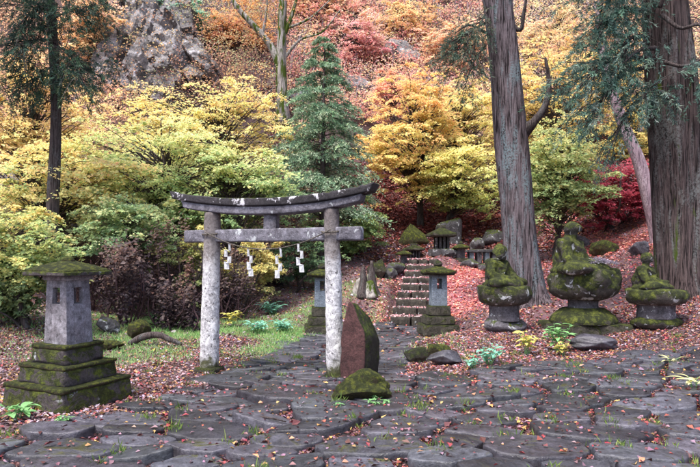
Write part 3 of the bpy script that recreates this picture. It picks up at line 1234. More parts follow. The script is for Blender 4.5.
# big upright slab and mossy pointed rock
p = W(448, 247, 21.6)
V, Fs = worn_box(1.04, .42, 1.05, .16, .06, 2.2, 8, seed=97, taper=.86, chip=.10)
V[:, 2] += .12 * np.sin(V[:, 0] * 3)*(V[:, 2] > .5)
o = mesh_np('upright_slab', V, Fs, M['bigstone'], None, True, loc=(p[0], p[1], gz(p[0], p[1]) - .22))
o.rotation_euler = (0, R(2), R(8))
tag(o, 'large dark upright stone slab with mossy top behind the little shrine', 'stone slab')
V, Fs = rock_geo((.55, .42, .72), 14, 4, .18, 5)
V[:, :2] *= (1.15 - .75 * np.clip((V[:, 2] + .2) / .8, 0, 1))[:, None]
V[:, 2] -= V[:, 2].min() + .2
p = W(413, 252, 21.2)
o = mesh_np('pointed_rock', V * np.array([.88, .85, .78]), Fs, M['moss'], None, True, loc=(p[0], p[1], gz(p[0], p[1]) - .12))
tag(o, 'bright green mossy rock with pointed top above the stone steps', 'rock')

# ------------------------------------------------------------------ red stele on its mossy boulder
p = W(356, 382, 8.05)
stz = gz(p[0], p[1])
st = empty('stone_stele', (p[0] + .0, p[1], stz), R(-32))
tag(st, 'leaning pointed red brown stone stele with moss down its right side', 'stele')
front = np.array([(-.16, -.05), (-.165, .30), (-.15, .58), (-.10, .82), (-.045, 1.02), (.0, 1.06), (.05, .98), (.13, .80), (.20, .66), (.215, .40), (.19, .15), (.15, -.05)])
back = np.array([(-.13, -.05), (-.13, .25), (-.12, .45), (-.06, .62), (0.0, .80), (.03, .84), (.07, .78), (.13, .64), (.18, .52), (.19, .35), (.17, .15), (.13, -.05)])


def loft_slab(rings, depth0, depths, noise, seed, name, mat, parent, sl=None):
    """Loft between outlines (x,z) set at given depths, then triangulate the ends with rings inward."""
    nv = len(rings[0])
    V = []
    for rg, y in zip(rings, depths):
        dense = resample(np.array([(a, y, b_) for a, b_ in np.r_[rg, rg[:1]]]), nv * 4 + 1)[:-1]
        V.append(dense)
    n = nv * 4
    V = np.array(V)
    rows = [V[0].mean(0) * (1 - k) + V[0] * k for k in (.02, .35, .65, .9)]
    rows += [V[i] for i in range(len(V))]
    rows += [V[-1].mean(0) * (1 - k) + V[-1] * k for k in (.9, .5, .02)]
    A = np.vstack(rows)
    A += unit(A - A.mean(0)) * ((fbm(A * 5 + seed, seed) - .5) * noise)[:, None]
    Fs = [(i * n + j, i * n + (j + 1) % n, (i + 1) * n + (j + 1) % n, (i + 1) * n + j) for i in range(len(rows) - 1) for j in range(n)]
    return A, Fs, n


A, Fs, n = loft_slab([front, front * .99, front * np.array([1, .97]) + .0, back * np.array([1.02, 1.0])], 0, [-.13, -.11, .02, .30], .05, 4, '', None, None)
nf = n * 4
Ff = [f for f in Fs if max(f) < n * 6]
Fb = [f for f in Fs if max(f) >= n * 6]
o = mesh_np('inscribed_face', A, Ff, M['stele'], st)
o2 = mesh_np('mossy_back', A, Fb, M['stele_side'], st)
for o_ in (o, o2):
    bm = bmesh.new()
    bm.from_mesh(o_.data)
    bmesh.ops.delete(bm, geom=[v for v in bm.verts if not v.link_faces], context='VERTS')
    bm.to_mesh(o_.data)
    bm.free()
rock('mossy_boulder', 361, 400, 7.0, (.37, .27, .21), 21, 'moss', 'mossy round boulder in front of the red stele', sink=.42, cuts=8, rough=.4, sub=5)

# ------------------------------------------------------------------ seated statues


def blob_figure(name, ells, caps, mat, parent, voxel, scale, seed, loc=(0, 0, 0), rz=0):
    """A carved figure: ellipsoids and tapered limbs fused into one skin, smoothed and weathered."""
    G = Geo()
    IV, IF = ico(3)
    for c, r in ells:
        G.add(IV * np.asarray(r) + np.asarray(c), IF.tolist())
    for a, b_, r0, r1 in caps:
        a, b_ = np.asarray(a, float), np.asarray(b_, float)
        for t in np.linspace(0, 1, 9):
            G.add(IV * (r0 * (1 - t) + r1 * t) + a * (1 - t) + b_ * t, IF.tolist())
    me = bpy.data.meshes.new('tmp')
    me.from_pydata(np.vstack(G.v).tolist(), [], G.f)
    o = bpy.data.objects.new('tmp', me)
    COL.objects.link(o)
    md = o.modifiers.new('r', 'REMESH')
    md.mode = 'VOXEL'
    md.voxel_size = voxel
    sm = o.modifiers.new('s', 'SMOOTH')
    sm.iterations = 3
    dg = bpy.context.evaluated_depsgraph_get()
    ev = o.evaluated_get(dg)
    m2 = bpy.data.meshes.new_from_object(ev)
    V = np.empty(len(m2.vertices) * 3)
    m2.vertices.foreach_get('co', V)
    V = V.reshape(-1, 3)
    Fs = [tuple(p_.vertices) for p_ in m2.polygons]
    bpy.data.objects.remove(o)
    bpy.data.meshes.remove(me)
    bpy.data.meshes.remove(m2)
    V += unit(V - np.array([0, 0, .3])) * ((fbm(V * 7 + seed, seed, 4) - .5) * .06 + (fbm(V * 3.1 + seed, seed + 4, 3) - .5) * .10)[:, None]
    V = V * np.asarray(scale)
    r = mesh_np(name, V, Fs, mat, parent, True, loc=loc)
    r.rotation_euler = (0, 0, rz)
    return r


def seated(head=True, lap=1.0):
    e = [((0, -.10, .12), (.44 * lap, .34, .15)), ((.32 * lap, -.16, .13), (.2, .2, .13)), ((-.32 * lap, -.16, .13), (.2, .2, .13)),
         ((0, .10, .30), (.27, .2, .30)), ((0, .08, .46), (.26, .18, .18)), ((0, -.30, .24), (.11, .07, .055)), ((0, .05, .1), (.36, .26, .12))]
    c = [((.21, .08, .56), (.33, -.02, .30), .095, .08), ((-.21, .08, .56), (-.33, -.02, .30), .095, .08),
         ((.33, -.02, .30), (.07, -.28, .24), .075, .05), ((-.33, -.02, .30), (-.07, -.28, .24), .075, .05),
         ((-.21, .08, .56), (.21, .08, .56), .1, .1), ((.36, -.2, .13), (-.05, -.4, .11), .1, .07), ((-.36, -.2, .13), (.05, -.4, .11), .1, .07),
         ((.17, -.03, .60), (-.10, -.13, .34), .04, .035), ((-.2, -.02, .58), (-.02, -.13, .42), .035, .03)]
    if head:
        e += [((0, .045, .82), (.102, .115, .135)), ((0, -.075, .825), (.018, .028, .035)), ((.112, .05, .82), (.02, .035, .07)), ((-.112, .05, .82), (.02, .035, .07)),
              ((0, -.055, .765), (.045, .03, .03)), ((.04, -.06, .865), (.04, .02, .014)), ((-.04, -.06, .865), (.04, .02, .014)), ((.05, -.04, .80), (.035, .035, .035)), ((-.05, -.04, .80), (.035, .035, .035))]
        c += [((0, .07, .6), (0, .05, .74), .085, .075)]
    return e, c


# centre figure
p = W(583, 330, 11.1)
s2 = empty('stone_statue', (p[0], p[1], gz(p[0], p[1]) - .04), 0)
tag(s2, 'largest mossy seated stone figure on a broad lotus bowl between the two cedars', 'statue', 'seated stone figures on lotus pedestals')
V, Fs = worn_box(1.40, 1.15, .20, .04, .03, 3, 7, seed=101, taper=.96, chip=.05)
mesh_np('base_slab', V, Fs, M['moss_dark'], s2)
V, Fs = lathe([(.60, .19), (.60, .25), (.55, .33), (.42, .43), (.36, .47)], 8 * 4, .02, 4, 5)
mesh_np('base_dome', V, Fs, M['statue'], s2)
V, Fs = lathe([(.30, .45), (.27, .50), (.27, .60), (.30, .66)], 28, .015, 5, 6)
mesh_np('neck', V, Fs, M['statue_col'], s2)
V, Fs = lathe([(.24, .60), (.42, .63), (.57, .74), (.63, .92), (.62, 1.06), (.57, 1.15), (.45, 1.17)], 56, .13, 3.2, 7)
mesh_np('lotus_bowl', V, Fs, M['statue'], s2)
e, c = seated(True, 1.15)
fg = blob_figure('figure', e, c, M['statue'], s2, .022, (1.34, 1.36, 1.08), 2, (-.13, .04, 1.04), R(50))
# needles lying in the lap
n = 900
rr = rng.uniform(0, 1, n) ** .5
an = rng.uniform(0, 6.28, n)
P = np.c_[.16 + rr * np.cos(an) * .38, -.22 + rr * np.sin(an) * .26, 1.40 - rr * .12 + rng.normal(0, .008, n)]
D = unit(np.c_[rng.normal(size=(n, 2)), rng.normal(0, .15, n)])
C = mixcol(pal('#6a6270', '#a49cae', '#c9c2d0'), rng.uniform(0, 1, n))
nd = leaf_obj('needle_litter', [leaf_arrays(P, D, np.tile([0, 0, 1.0], (n, 1)), .06, .014, C)], M['litter'], s2)
nd['kind'] = 'stuff'

# left figure, its head replaced by a plain round stone
p = W(504, 330, 11.1)
s1 = empty('stone_statue', (p[0], p[1], gz(p[0], p[1]) - .04), 0)
tag(s1, 'mossy seated stone figure with plain stone for a head left of the tall cedar', 'statue', 'seated stone figures on lotus pedestals')
V, Fs = rock_geo((.41, .36, .17), 33, 4, .08, 2)
mesh_np('base_stone', V + np.array([0, 0, .12]), Fs, M['statue_col'], s1)
V, Fs = lathe([(.28, .20), (.275, .3), (.275, .45), (.29, .52)], 28, .012, 5, 9)
mesh_np('column', V, Fs, M['statue_col'], s1)
V, Fs = lathe([(.28, .48), (.42, .54), (.48, .66), (.48, .78), (.45, .84), (.3, .86)], 56, .09, 3.5, 8)
mesh_np('lotus_bowl', V, Fs, M['statue'], s1)
e, c = seated(False, .95)
blob_figure('figure', e, c, M['statue'], s1, .022, (1.0, 1.0, .88), 6, (-.05, .05, .78), R(42))
V, Fs = rock_geo((.135, .13, .155), 111, 4, .25, 6)
mesh_np('head_stone', V + np.array([-.05, .1, 1.46]), Fs, M['statue'], s1)

# right figure
p = W(656, 327, 10.6)
s3 = empty('stone_statue', (p[0], p[1], gz(p[0], p[1]) - .04), 0)
tag(s3, 'smallest seated stone figure with small pale head beside the right cedar trunk', 'statue', 'seated stone figures on lotus pedestals')
V, Fs = rock_geo((.43, .36, .15), 35, 4, .08, 2)
mesh_np('base_stone', V + np.array([0, 0, .1]), Fs, M['statue'], s3)
V, Fs = lathe([(.32, .17), (.31, .26), (.31, .38), (.32, .43)], 28, .012, 5, 12)
mesh_np('column', V, Fs, M['statue_col'], s3)
V, Fs = lathe([(.30, .41), (.43, .44), (.49, .52), (.49, .62), (.46, .68), (.3, .70)], 56, .08, 3.5, 13)
mesh_np('lotus_bowl', V, Fs, M['statue'], s3)
e, c = seated(True, 1.0)
blob_figure('figure', e, c, M['statue'], s3, .022, (.86, .86, .72), 9, (-.10, .06, .64), R(50))

# rocks lying about
rock('slab_stone', 592, 352, 9.6, (.42, .28, .12), 51, 'paver', 'dark flat stone lying below the largest seated figure', sink=.2, cuts=8)
rock('mossy_stone', 437, 352, 9.9, (.26, .2, .14), 52, 'moss', 'yellow green mossy stone in the leaf litter right of the stele', sink=.2)
rock('dark_stone', 416, 360, 9.5, (.22, .2, .14), 53, 'moss_dark', 'dark round stone at the path edge below the blue grey lantern', sink=.2)
rock('purple_stone', 448, 368, 8.9, (.30, .2, .15), 54, 'paver', 'purplish stone in front of the yellow green mossy stone', sink=.3)
rock('mossy_stone', 108, 340, 10.6, (.30, .22, .13), 55, 'moss', 'low mossy stone just right of the leaning lantern', sink=.2)
rock('mossy_stone', 140, 332, 11.6, (.28, .24, .22), 56, 'moss', 'mossy stone behind the fallen log at left', sink=.2)
rock('brown_stone', 108, 328, 12.0, (.24, .2, .22), 57, 'bigstone', 'brownish stone among dead bushes behind the leaning lantern', sink=.2)
rock('mossy_rock', 603, 266, 16.6, (.5, .4, .38), 58, 'moss', 'mossy rock on the red leaf slope right of the largest figure', sink=.25)
rock('mossy_block', 378, 277, 17.4, (.3, .26, .34), 59, 'moss_dark', 'dark mossy block beside the tree stump left of the steps', sink=.2)
rock('grey_rock', 575, 246, 19.0, (.5, .4, .35), 62, 'rock', 'grey rock behind the head of the largest figure', sink=.3)
rock('grey_rock', 640, 262, 15.2, (.3, .26, .2), 63, 'rock', 'small grey rock at the foot of the thin leaning trunk', sink=.3)

# ------------------------------------------------------------------ cliff
def crag_geo(sx, sy, sz, seed):
    """A broken, bedded block of cliff: beds stepping in and out, joints cutting across them."""
    V, Fs = worn_box(sx, sy, sz, .06, .0, 3, 24, seed=seed, z0=False)
    h = np.array([sx, sy, sz]) / 2
    warp = (fbm(V * .9 + seed, seed) - .5) * .8
    bed = np.floor((V[:, 2] * .8 + .30 * V[:, 0] + warp) * 2.0)
    jnt = np.floor((V[:, 0] + .3 * V[:, 2] + .6 * (fbm(V * 1.1 + seed + 5, 2) - .5)) * 2.6)
    k1 = _hash(bed.astype(np.int64), jnt.astype(np.int64), np.full(len(V), seed), 3)
    k2 = _hash(bed.astype(np.int64), np.zeros(len(V), np.int64), np.full(len(V), seed), 9)
    m = np.linalg.norm(V / h, axis=1)
    V = V * (1 - .16 * np.clip(m - 1.0, 0, 1))[:, None]
    out = unit(V * np.array([.7, 1.2, .5]))
    V = V + out * ((k1 - .5) * .40 + (_hash(jnt.astype(np.int64), np.full(len(V), 7), np.full(len(V), seed), 5) - .5) * .5 + (fbm(V * 4.5 + seed, 4) - .5) * .24)[:, None]
    return V, Fs


cliff = empty('cliff', (-8, 30, 9))
tag(cliff, 'grey layered rock face showing between trees on the upper left hillside', 'cliff', kind='structure')
for k, (u, v, d, sx, sy, sz, tl) in enumerate([
        (165, 88, 29.5, 1.9, 1.2, 1.0, .25), (150, 66, 30, 1.5, 1.2, 1.1, .3), (178, 62, 30, 1.4, 1.2, 1.3, -.1), (118, 58, 30, .9, .9, 1.4, .2), (135, 45, 31, .8, .8, 1.6, 0),
        (160, 38, 31, 1.5, 1.2, 1.5, .2), (190, 30, 32, 1.4, 1.2, 2.0, -.1), (128, 90, 29, 1.0, .9, .9, .1), (108, 82, 29, .7, .7, 1.2, .1), (205, 70, 30, 1.2, 1, 1.2, -.3),
        (150, 15, 33, 1.6, 1.4, 2.0, .1), (118, 20, 33, 1.3, 1.2, 1.8, .2), (120, 104, 28.4, 1.5, .9, .45, .1), ]):
    V, Fs = crag_geo(sx * 1.15, sy * 1.5, sz * 2.0, 200 + k)
    q = W(u - 7, v, d)
    o = mesh_np('rock_slab', V, Fs, M['cliff'], cliff, False, loc=q - np.array([-8, 30, 9]))
    o.rotation_euler = (-.35 + tl * .5, tl * 1.6, .35 * math.sin(k * 2.1))
for k, (u, v, d, s, lab) in enumerate([(400, 72, 36, 1.2, 'grey rock outcrop high on the red hillside above the orange maple'), (355, 92, 33, .9, 'grey rock showing right of the conifer top on the hillside'),
                                   (432, 96, 32, .8, 'rock among shrubs above the yellow maple left of the cedar'), (300, 85, 31, .8, 'rock beside the pale forked trunk on the hillside'),
                                   (60, 170, 19, .9, 'grey rock behind the thin dark trunk at far left'), (20, 180, 20, .8, 'dark rock at the left edge among yellow leaves')]):
    rock('outcrop', u, v, d, (s * 1.2, s, s * .8), 300 + k, 'cliff', lab, sink=.3, cuts=14, strata=.2, rough=.3)

# ------------------------------------------------------------------ trees
UP = np.array([0, 0, 1.0])


def maple(name, u, v, d, wpx, hpx, palette, label, nleaf=9000, trunk_r=.09, seed=0, leaf=.085, base=None, ngrad=.5, flat=.16, stems=1, gap=.35, cat='tree', group='autumn trees', bark='bark_dark', padr=(.30, .78), jit=.12):
    """A layered autumn tree: stems, limbs reaching to flat sprays of leaves. (u,v) is the middle of its crown, wpx/hpx the half sizes in photo pixels."""
    r_ = np.random.default_rng(1000 + seed)
    c = W(u, v, d)
    rx, rz_ = 1.12 * wpx * d / F, 1.12 * hpx * d / F
    nleaf = int(nleaf * 1.55)
    leaf *= .84
    ry = min(rx, 2.2) * .9
    bx, by = (c[0] + r_.uniform(-.3, .3) * rx * .5, c[1] + r_.uniform(0, .3)) if base is None else base
    bz = gz(bx, by)
    root = np.array([bx, by, bz])
    t = empty(name, root)
    tag(t, label, cat, group)
    cl = c - root
    # sprays
    npad = int(np.clip(nleaf / 72, 18, 300))
    pads = []
    q = r_.uniform(-1, 1, (npad * 40, 3))
    m = np.linalg.norm(q, axis=1)
    k = (m < 1) & ((m > .45) | (r_.random(len(m)) < .3))
    q, m = q[k] * (1 + .45 * (r_.random((k.sum(), 1)) - .5)), m[k]
    k = fbm(q * np.array([rx, ry, rz_]) * .95 + seed * 7.7, seed) > .485
    q, m = q[k][:npad], m[k][:npad]
    z_ = cl + q * np.array([rx, ry, rz_])
    gzh = ground(root[0] + z_[:, 0], root[1] + z_[:, 1]) - bz
    z_[:, 2] = np.where(z_[:, 2] < gzh + .25, gzh + .25 + r_.random(len(m)) * .3, z_[:, 2])
    # horizontal tiers with open gaps between them, drooping outwards
    tier = r_.uniform(.42, .60)
    rad_ = np.linalg.norm(q[:, :2], axis=1)
    zt = z_[:, 2] + rad_ * .35
    z_[:, 2] = np.round(zt / tier) * tier + r_.normal(0, .15, len(m)) - rad_ * .35
    z_[:, 2] = np.maximum(z_[:, 2], gzh + .2)
    pads = np.c_[z_, m]
    npad = len(pads)
    G = Geo()
    fork_h = max(.35, (cl[2] - rz_ * .75))
    tops = []
    for s in range(stems):
        off = r_.normal(0, .12, 2) * (stems > 1)
        lean = r_.normal(0, .22, 2) * (1 + (stems > 1))
        f1 = np.array([off[0] + lean[0] * .5 + cl[0] * .25, off[1] + lean[1] * .5 + cl[1] * .25, fork_h * .6])
        f2 = np.array([cl[0] * .6 + lean[0], cl[1] * .6 + lean[1], fork_h + rz_ * .25])
        f3 = cl + np.array([lean[0], lean[1], rz_ * .55])
        pts = [np.array([off[0], off[1], -.15]), f1, f2, f3]
        V, Fs = tube(pts, [trunk_r * 1.3, trunk_r, trunk_r * .75, trunk_r * .2], 8, 18, ridge=.08, seed=seed + s)
        G.add(V, Fs)
        tops.append(resample(pts, 20))
    for k, q in enumerate(pads):
        tp = tops[k % stems]
        ok = [a for a in tp[5:] if a[2] < q[2] + .1]
        a = ok[r_.integers(max(0, len(ok) - 9), len(ok))] if ok else tp[5]
        mid = (a + q[:3]) / 2 + np.array([0, 0, .12 * np.linalg.norm(q[:3] - a)]) + r_.normal(0, .08, 3)
        V, Fs = tube([a, mid, q[:3]], [trunk_r * .2, trunk_r * .12, .005], 4, 7, cap=False)
        G.add(V, Fs)
    G.build('trunk', M[bark], t)
    # leaves
    per = np.maximum(20, r_.lognormal(0, .35, npad))
    per = (nleaf * r_.lognormal(0, .35, npad) / npad).astype(int)
    Ps, Ns, Ts = [], [], []
    for k in range(npad):
        n = per[k]
        pr = r_.uniform(padr[0] * .7, padr[1] * .85) * min(1.3, .55 + rx * .25)
        # ragged spray: a few lobes out from the middle
        nl = 5
        la = r_.uniform(0, 6.28, nl)
        a = la[r_.integers(0, nl, n)] + r_.normal(0, .20, n)
        rad = pr * r_.uniform(0, 1, n) ** .6
        ox, oy = rad * np.cos(a), rad * np.sin(a)
        til = r_.normal(0, .18, 2)
        oz = -(rad ** 2) * .28 / max(pr, .2) + til[0] * ox + til[1] * oy + r_.normal(0, flat * .16, n)
        Ps.append(pads[k, :3] + np.c_[ox, oy, oz])
        Ns.append(unit(np.c_[til[0] * -1 + r_.normal(0, .45, n), til[1] * -1 + r_.normal(0, .45, n) - .35, np.ones(n)]))
        hgt = (pads[k, 2] - cl[2]) / (2 * rz_) + .5
        Ts.append(np.clip(ngrad * hgt + (1 - ngrad) * r_.random() + r_.normal(0, .2, n), 0, 1))
    P, Nn, Tt = np.vstack(Ps), np.vstack(Ns), np.concatenate(Ts)
    D = np.cross(Nn, rand_dirs(len(P)))
    L = leaf * np.clip(r_.lognormal(0, .32, len(P)), .45, 2.0)
    leaf_obj('crown', [leaf_arrays(P, D, Nn, L, L * .8, pale(mixcol(palette, Tt, jit)))], M['leaf'], t)
    return t


GREEN = pal('#6b8048', '#92a45c', '#b4b868', '#d0c574')
YG = pal('#869652', '#b4b060', '#d8c06a', '#e6c070')
YEL = pal('#84a05e', '#a8b464', '#d6c06a', '#e8b268')
ORA = pal('#d6bf62', '#ecc062', '#f0b05c', '#e89a5c')
PINK = pal('#b8606a', '#d0727a', '#dd8f86', '#d6a08a')
CRIM = pal('#7c2836', '#9c3444', '#b24652', '#a84a50')
PALE = pal('#c8b06c', '#dcc07c', '#e6c68c', '#e2b090')
MAUVE = pal('#241b17', '#3c2f28', '#5e5046', '#70543c')

maple('maple_tree', 30, 120, 17.5, 62, 55, pal('#b0a860', '#dcbc6a', '#e8b46c', '#e0aa80'), 'orange yellow maple at the left edge behind the dark trunk', 12000, .10, 1)
maple('maple_tree', 62, 195, 15.5, 75, 42, YEL, 'pale yellow maple spreading behind the leaning lantern roof', 12000, .09, 2, base=(-7.6, 15.6))
maple('maple_tree', 150, 175, 17.0, 78, 48, pal('#7c9a5c', '#9db46a', '#bcc074', '#d4c474'), 'yellow green maple left of the gate above the dead bushes', 17000, .11, 3, ngrad=.7, base=(-5.4, 17.2))
maple('maple_tree', 205, 128, 20.5, 80, 42, pal('#c2bb62', '#e4c868', '#eec06c', '#eaae74'), 'bright yellow maple above the left end of the gate lintel', 18000, .11, 4, base=(-4.6, 20.8))
maple('maple_tree', 225, 190, 16.5, 55, 38, pal('#6f9258', '#8fac66', '#aebb70', '#ccc274'), 'fresh green maple just above the left gate pillar', 12000, .08, 5, base=(-3.3, 16.8))
maple('maple_tree', 28, 250, 11.5, 48, 30, pal('#5d7a48', '#88a056', '#a9b05a', '#c9b058'), 'olive and yellow bush behind the leaning lantern at left edge', 6500, .05, 6, leaf=.075, stems=3, cat='shrub', padr=(.3, .6))
maple('maple_tree', 130, 225, 14.5, 45, 28, pal('#64885a', '#82a266', '#a3b470', '#c2be74'), 'green young maple between leaning lantern and left gate pillar', 7500, .06, 7, leaf=.075, padr=(.3, .6))
maple('green_shrub', 14, 292, 11.6, 26, 26, pal('#4f6a40', '#7a9458', '#a3b068'), 'green undergrowth bush left of the leaning lantern body', 3600, .02, 60, leaf=.08, stems=6, cat='shrub', group='shrubs', padr=(.2, .4))
maple('yellow_shrub', 185, 258, 14.8, 34, 22, YEL[:3], 'yellow green shrub just left of the left gate pillar', 4200, .03, 8, leaf=.075, stems=3, cat='shrub', group='shrubs', padr=(.2, .45))
maple('yellow_shrub', 245, 262, 16.2, 36, 22, YG, 'yellow leaved shrub framed by the gate on the left', 4500, .03, 9, leaf=.075, stems=4, cat='shrub', group='shrubs', padr=(.2, .45))
maple('green_shrub', 305, 255, 18.0, 32, 20, pal('#3f6040', '#5f8050', '#7d9a58'), 'green shrub framed by the gate near its right pillar', 4500, .03, 10, leaf=.075, stems=4, cat='shrub', group='shrubs', padr=(.2, .45))
maple('maple_tree', 345, 222, 20.0, 34, 22, pal('#56743c', '#7b9648', '#a5ae52'), 'green maple low behind the right end of the gate lintel', 5500, .05, 11, padr=(.3, .6))
maple('maple_tree', 408, 138, 22.5, 42, 56, ORA, 'tall orange yellow maple just right of the blue green conifer', 22000, .12, 12, base=(2.75, 23.4), padr=(.4, .8))
maple('maple_tree', 462, 128, 25.0, 38, 46, pal('#d2c064', '#eac86a', '#f0c070', '#eaae72'), 'golden maple touching the left edge of the tall cedar trunk', 19000, .12, 13, base=(4.6, 25.6))
maple('maple_tree', 468, 178, 22.0, 40, 30, pal('#86a054', '#aeb85c', '#ccc264', '#dcc068'), 'green yellow maple above the big upright slab', 11000, .08, 14, base=(3.6, 23.0), ngrad=.7)
maple('maple_tree', 556, 172, 18.0, 44, 42, pal('#66844c', '#87a05a', '#a9b266', '#ccc06c'), 'green maple between the two cedar trunks above the largest figure', 15000, .08, 15, base=(6.3, 18.6), ngrad=.6)
maple('maple_tree', 556, 95, 26.0, 62, 46, pal('#d2bb62', '#e6c062', '#ecb968', '#e8a873'), 'pale golden maple filling the gap between the two cedar trunks', 26000, .12, 16, base=(8.8, 26.4))
maple('maple_tree', 640, 118, 24.0, 40, 60, pal('#8f9a4c', '#c7b458', '#ddb35c'), 'yellow maple behind the thin leaning trunk on the right', 9000, .10, 17, base=(11.4, 24.5))
maple('crimson_shrub', 612, 195, 19.5, 36, 26, CRIM, 'crimson leaved shrub on the slope between the two cedars', 9000, .04, 18, stems=5, cat='shrub', group='shrubs', leaf=.08, padr=(.25, .5))
maple('maple_tree', 697, 170, 17.0, 26, 55, pal('#8d9450', '#c4b055', '#d6b45c'), 'yellow green maple at the right edge behind the cedar trunk', 6000, .07, 19)
maple('maple_tree', 352, 48, 36.0, 36, 30, pal('#b4787a', '#cc8c88', '#dca692', '#d8b080'), 'rose red maple on the hillside above the conifer top', 9500, .12, 20, leaf=.12)
maple('maple_tree', 405, 30, 38.0, 34, 30, pal('#c89468', '#d8a86c', '#e2bc78'), 'orange tree near the top edge above the orange yellow maple', 8500, .12, 21, leaf=.12)
maple('maple_tree', 455, 52, 35.0, 34, 30, pal('#b88a78', '#d8a47c', '#e2bc80'), 'dusty pink tree high left of the tall cedar trunk', 8500, .12, 22, leaf=.12)
maple('maple_tree', 565, 38, 36.0, 42, 30, pal('#c89880', '#e0b484', '#e8c88c'), 'pale pink tree near the top edge between the cedar trunks', 9500, .12, 23, leaf=.12)
maple('maple_tree', 238, 30, 34.0, 32, 26, pal('#b06a58', '#cc9a58', '#d8b05c'), 'russet and yellow tree by the top of the cliff', 7000, .10, 24, leaf=.12)
maple('maple_tree', 180, 12, 33.0, 26, 20, pal('#5f9478', '#7fae8c', '#9cbf9a'), 'pale green tree growing on top of the cliff', 5000, .10, 25, leaf=.11)
maple('maple_tree', 92, 35, 30.0, 32, 36, pal('#d6a060', '#e2b070', '#dda890'), 'peach orange tree at the left end of the cliff', 8500, .10, 26, leaf=.11)
maple('maple_tree', 320, 12, 38.0, 34, 26, pal('#a87068', '#c88c78', '#d8a884', '#d8bc80'), 'deep pink tree at the top edge right of the pale forked trunk', 8000, .12, 27, leaf=.12)
maple('maple_tree', 395, 96, 29.0, 22, 22, pal('#c07468', '#d69272', '#e0ac72'), 'small red maple on the slope above the orange yellow maple', 4500, .08, 28, leaf=.10)

# dead hydrangea bushes
for k, (u, v, d, w, h, lab) in enumerate([
        (118, 275, 12.6, 30, 24, 'dark purple brown dead bush touching the leaning lantern'), (165, 270, 14.0, 30, 24, 'withered dark bush midway between leaning lantern and gate'),
        (228, 284, 15.0, 24, 18, 'withered bush just right of the left gate pillar'),
        (178, 300, 12.8, 22, 18, 'low withered bush beside the left gate pillar'), (285, 262, 19.0, 22, 12, 'dark withered bush under the paper streamers')]):
    maple('withered_bush', u, v, d, w, h, MAUVE, lab, 1200, .018, 40 + k, leaf=.08, stems=12, cat='shrub', group='withered bushes', bark='stem', padr=(.25, .55), flat=.8)


def needle_shoots(r_, A, Dn, n_per, nl, nw, ln, spread, C):
    """Shoots starting at A along Dn; n_per needles each, angled forward round the shoot."""
    n = len(A)
    t = r_.uniform(0, 1, (n, n_per))
    droop = np.zeros((n, n_per, 3))
    droop[..., 2] = -(t ** 2) * .35
    P = A[:, None] + (Dn[:, None] * t[..., None] + droop) * np.asarray(ln).reshape(-1, 1, 1)
    D = unit(Dn[:, None] + spread * r_.normal(size=(n, n_per, 3)) + droop)
    P, D = P.reshape(-1, 3), D.reshape(-1, 3)
    Nh = unit(np.cross(D, r_.normal(size=D.shape)))
    return leaf_arrays(P, D, Nh, nl * r_.uniform(.7, 1.3, len(P)), nw, np.repeat(C, n_per, 0), .1)


# blue green conifer behind the gate
r_ = np.random.default_rng(77)
apex, foot = W(325, 36, 19.5), W(322, 262, 19.5)
fz = gz(foot[0], foot[1])
con = empty('conifer_tree', (foot[0], foot[1], fz))
tag(con, 'blue green conifer with pointed top standing behind the middle of the gate', 'tree')
H = apex[2] - fz
G = Geo()
V, Fs = tube([(0, 0, -.2), (.03, 0, H * .5), (apex[0] - foot[0], 0, H)], [.13, .1, .06, .012], 8, 24)
G.add(V, Fs)
A_, D_, L_, C_ = [], [], [], []
cp = pal('#4f7058', '#7c9a7c', '#a8bc9e', '#d0d0b4')
for k in range(205):
    t = r_.uniform(.20, 1) ** .9
    z = H * t
    R0 = (1 - t) ** .72 * 2.5 * r_.uniform(.7, 1.1) + .12
    a = k * 2.39996 + r_.normal(0, .2)
    d0 = np.array([math.cos(a), math.sin(a), 0])
    b0 = np.array([0.03 * t, 0, z])
    pts = resample([b0, b0 + d0 * R0 * .5 + UP * (.10 * R0), b0 + d0 * R0 + UP * (-.12 * R0)], 9)
    V, Fs = tube(pts, np.linspace(.022 * (1.2 - t), .004, 9), 4, cap=False)
    G.add(V, Fs)
    ns = int(7 + R0 * 17)
    for q in range(ns):
        f = r_.uniform(.18, 1)
        p0 = pts[0] + 0
        p0 = np.array([np.interp(f * 8, range(9), pts[:, i]) for i in range(3)])
        side = np.cross(d0, UP) * r_.choice([-1, 1])
        A_.append(p0)
        D_.append(unit(d0 * .7 + side * r_.uniform(.2, 1.0) + np.array([0, 0, r_.uniform(-.35, .15)])))
        L_.append(R0 * .30 * r_.uniform(.6, 1.2) * (1.25 - f * .5))
        C_.append(r_.random())
A_, D_, L_ = np.array(A_), np.array(D_), np.array(L_)
G.build('trunk', M['bark_dark'], con)
leaf_obj('crown', [needle_shoots(r_, A_, D_, 11, .085, .028, L_, .62, mixcol(cp, np.array(C_) * .8, .14))], M['needle'], con)


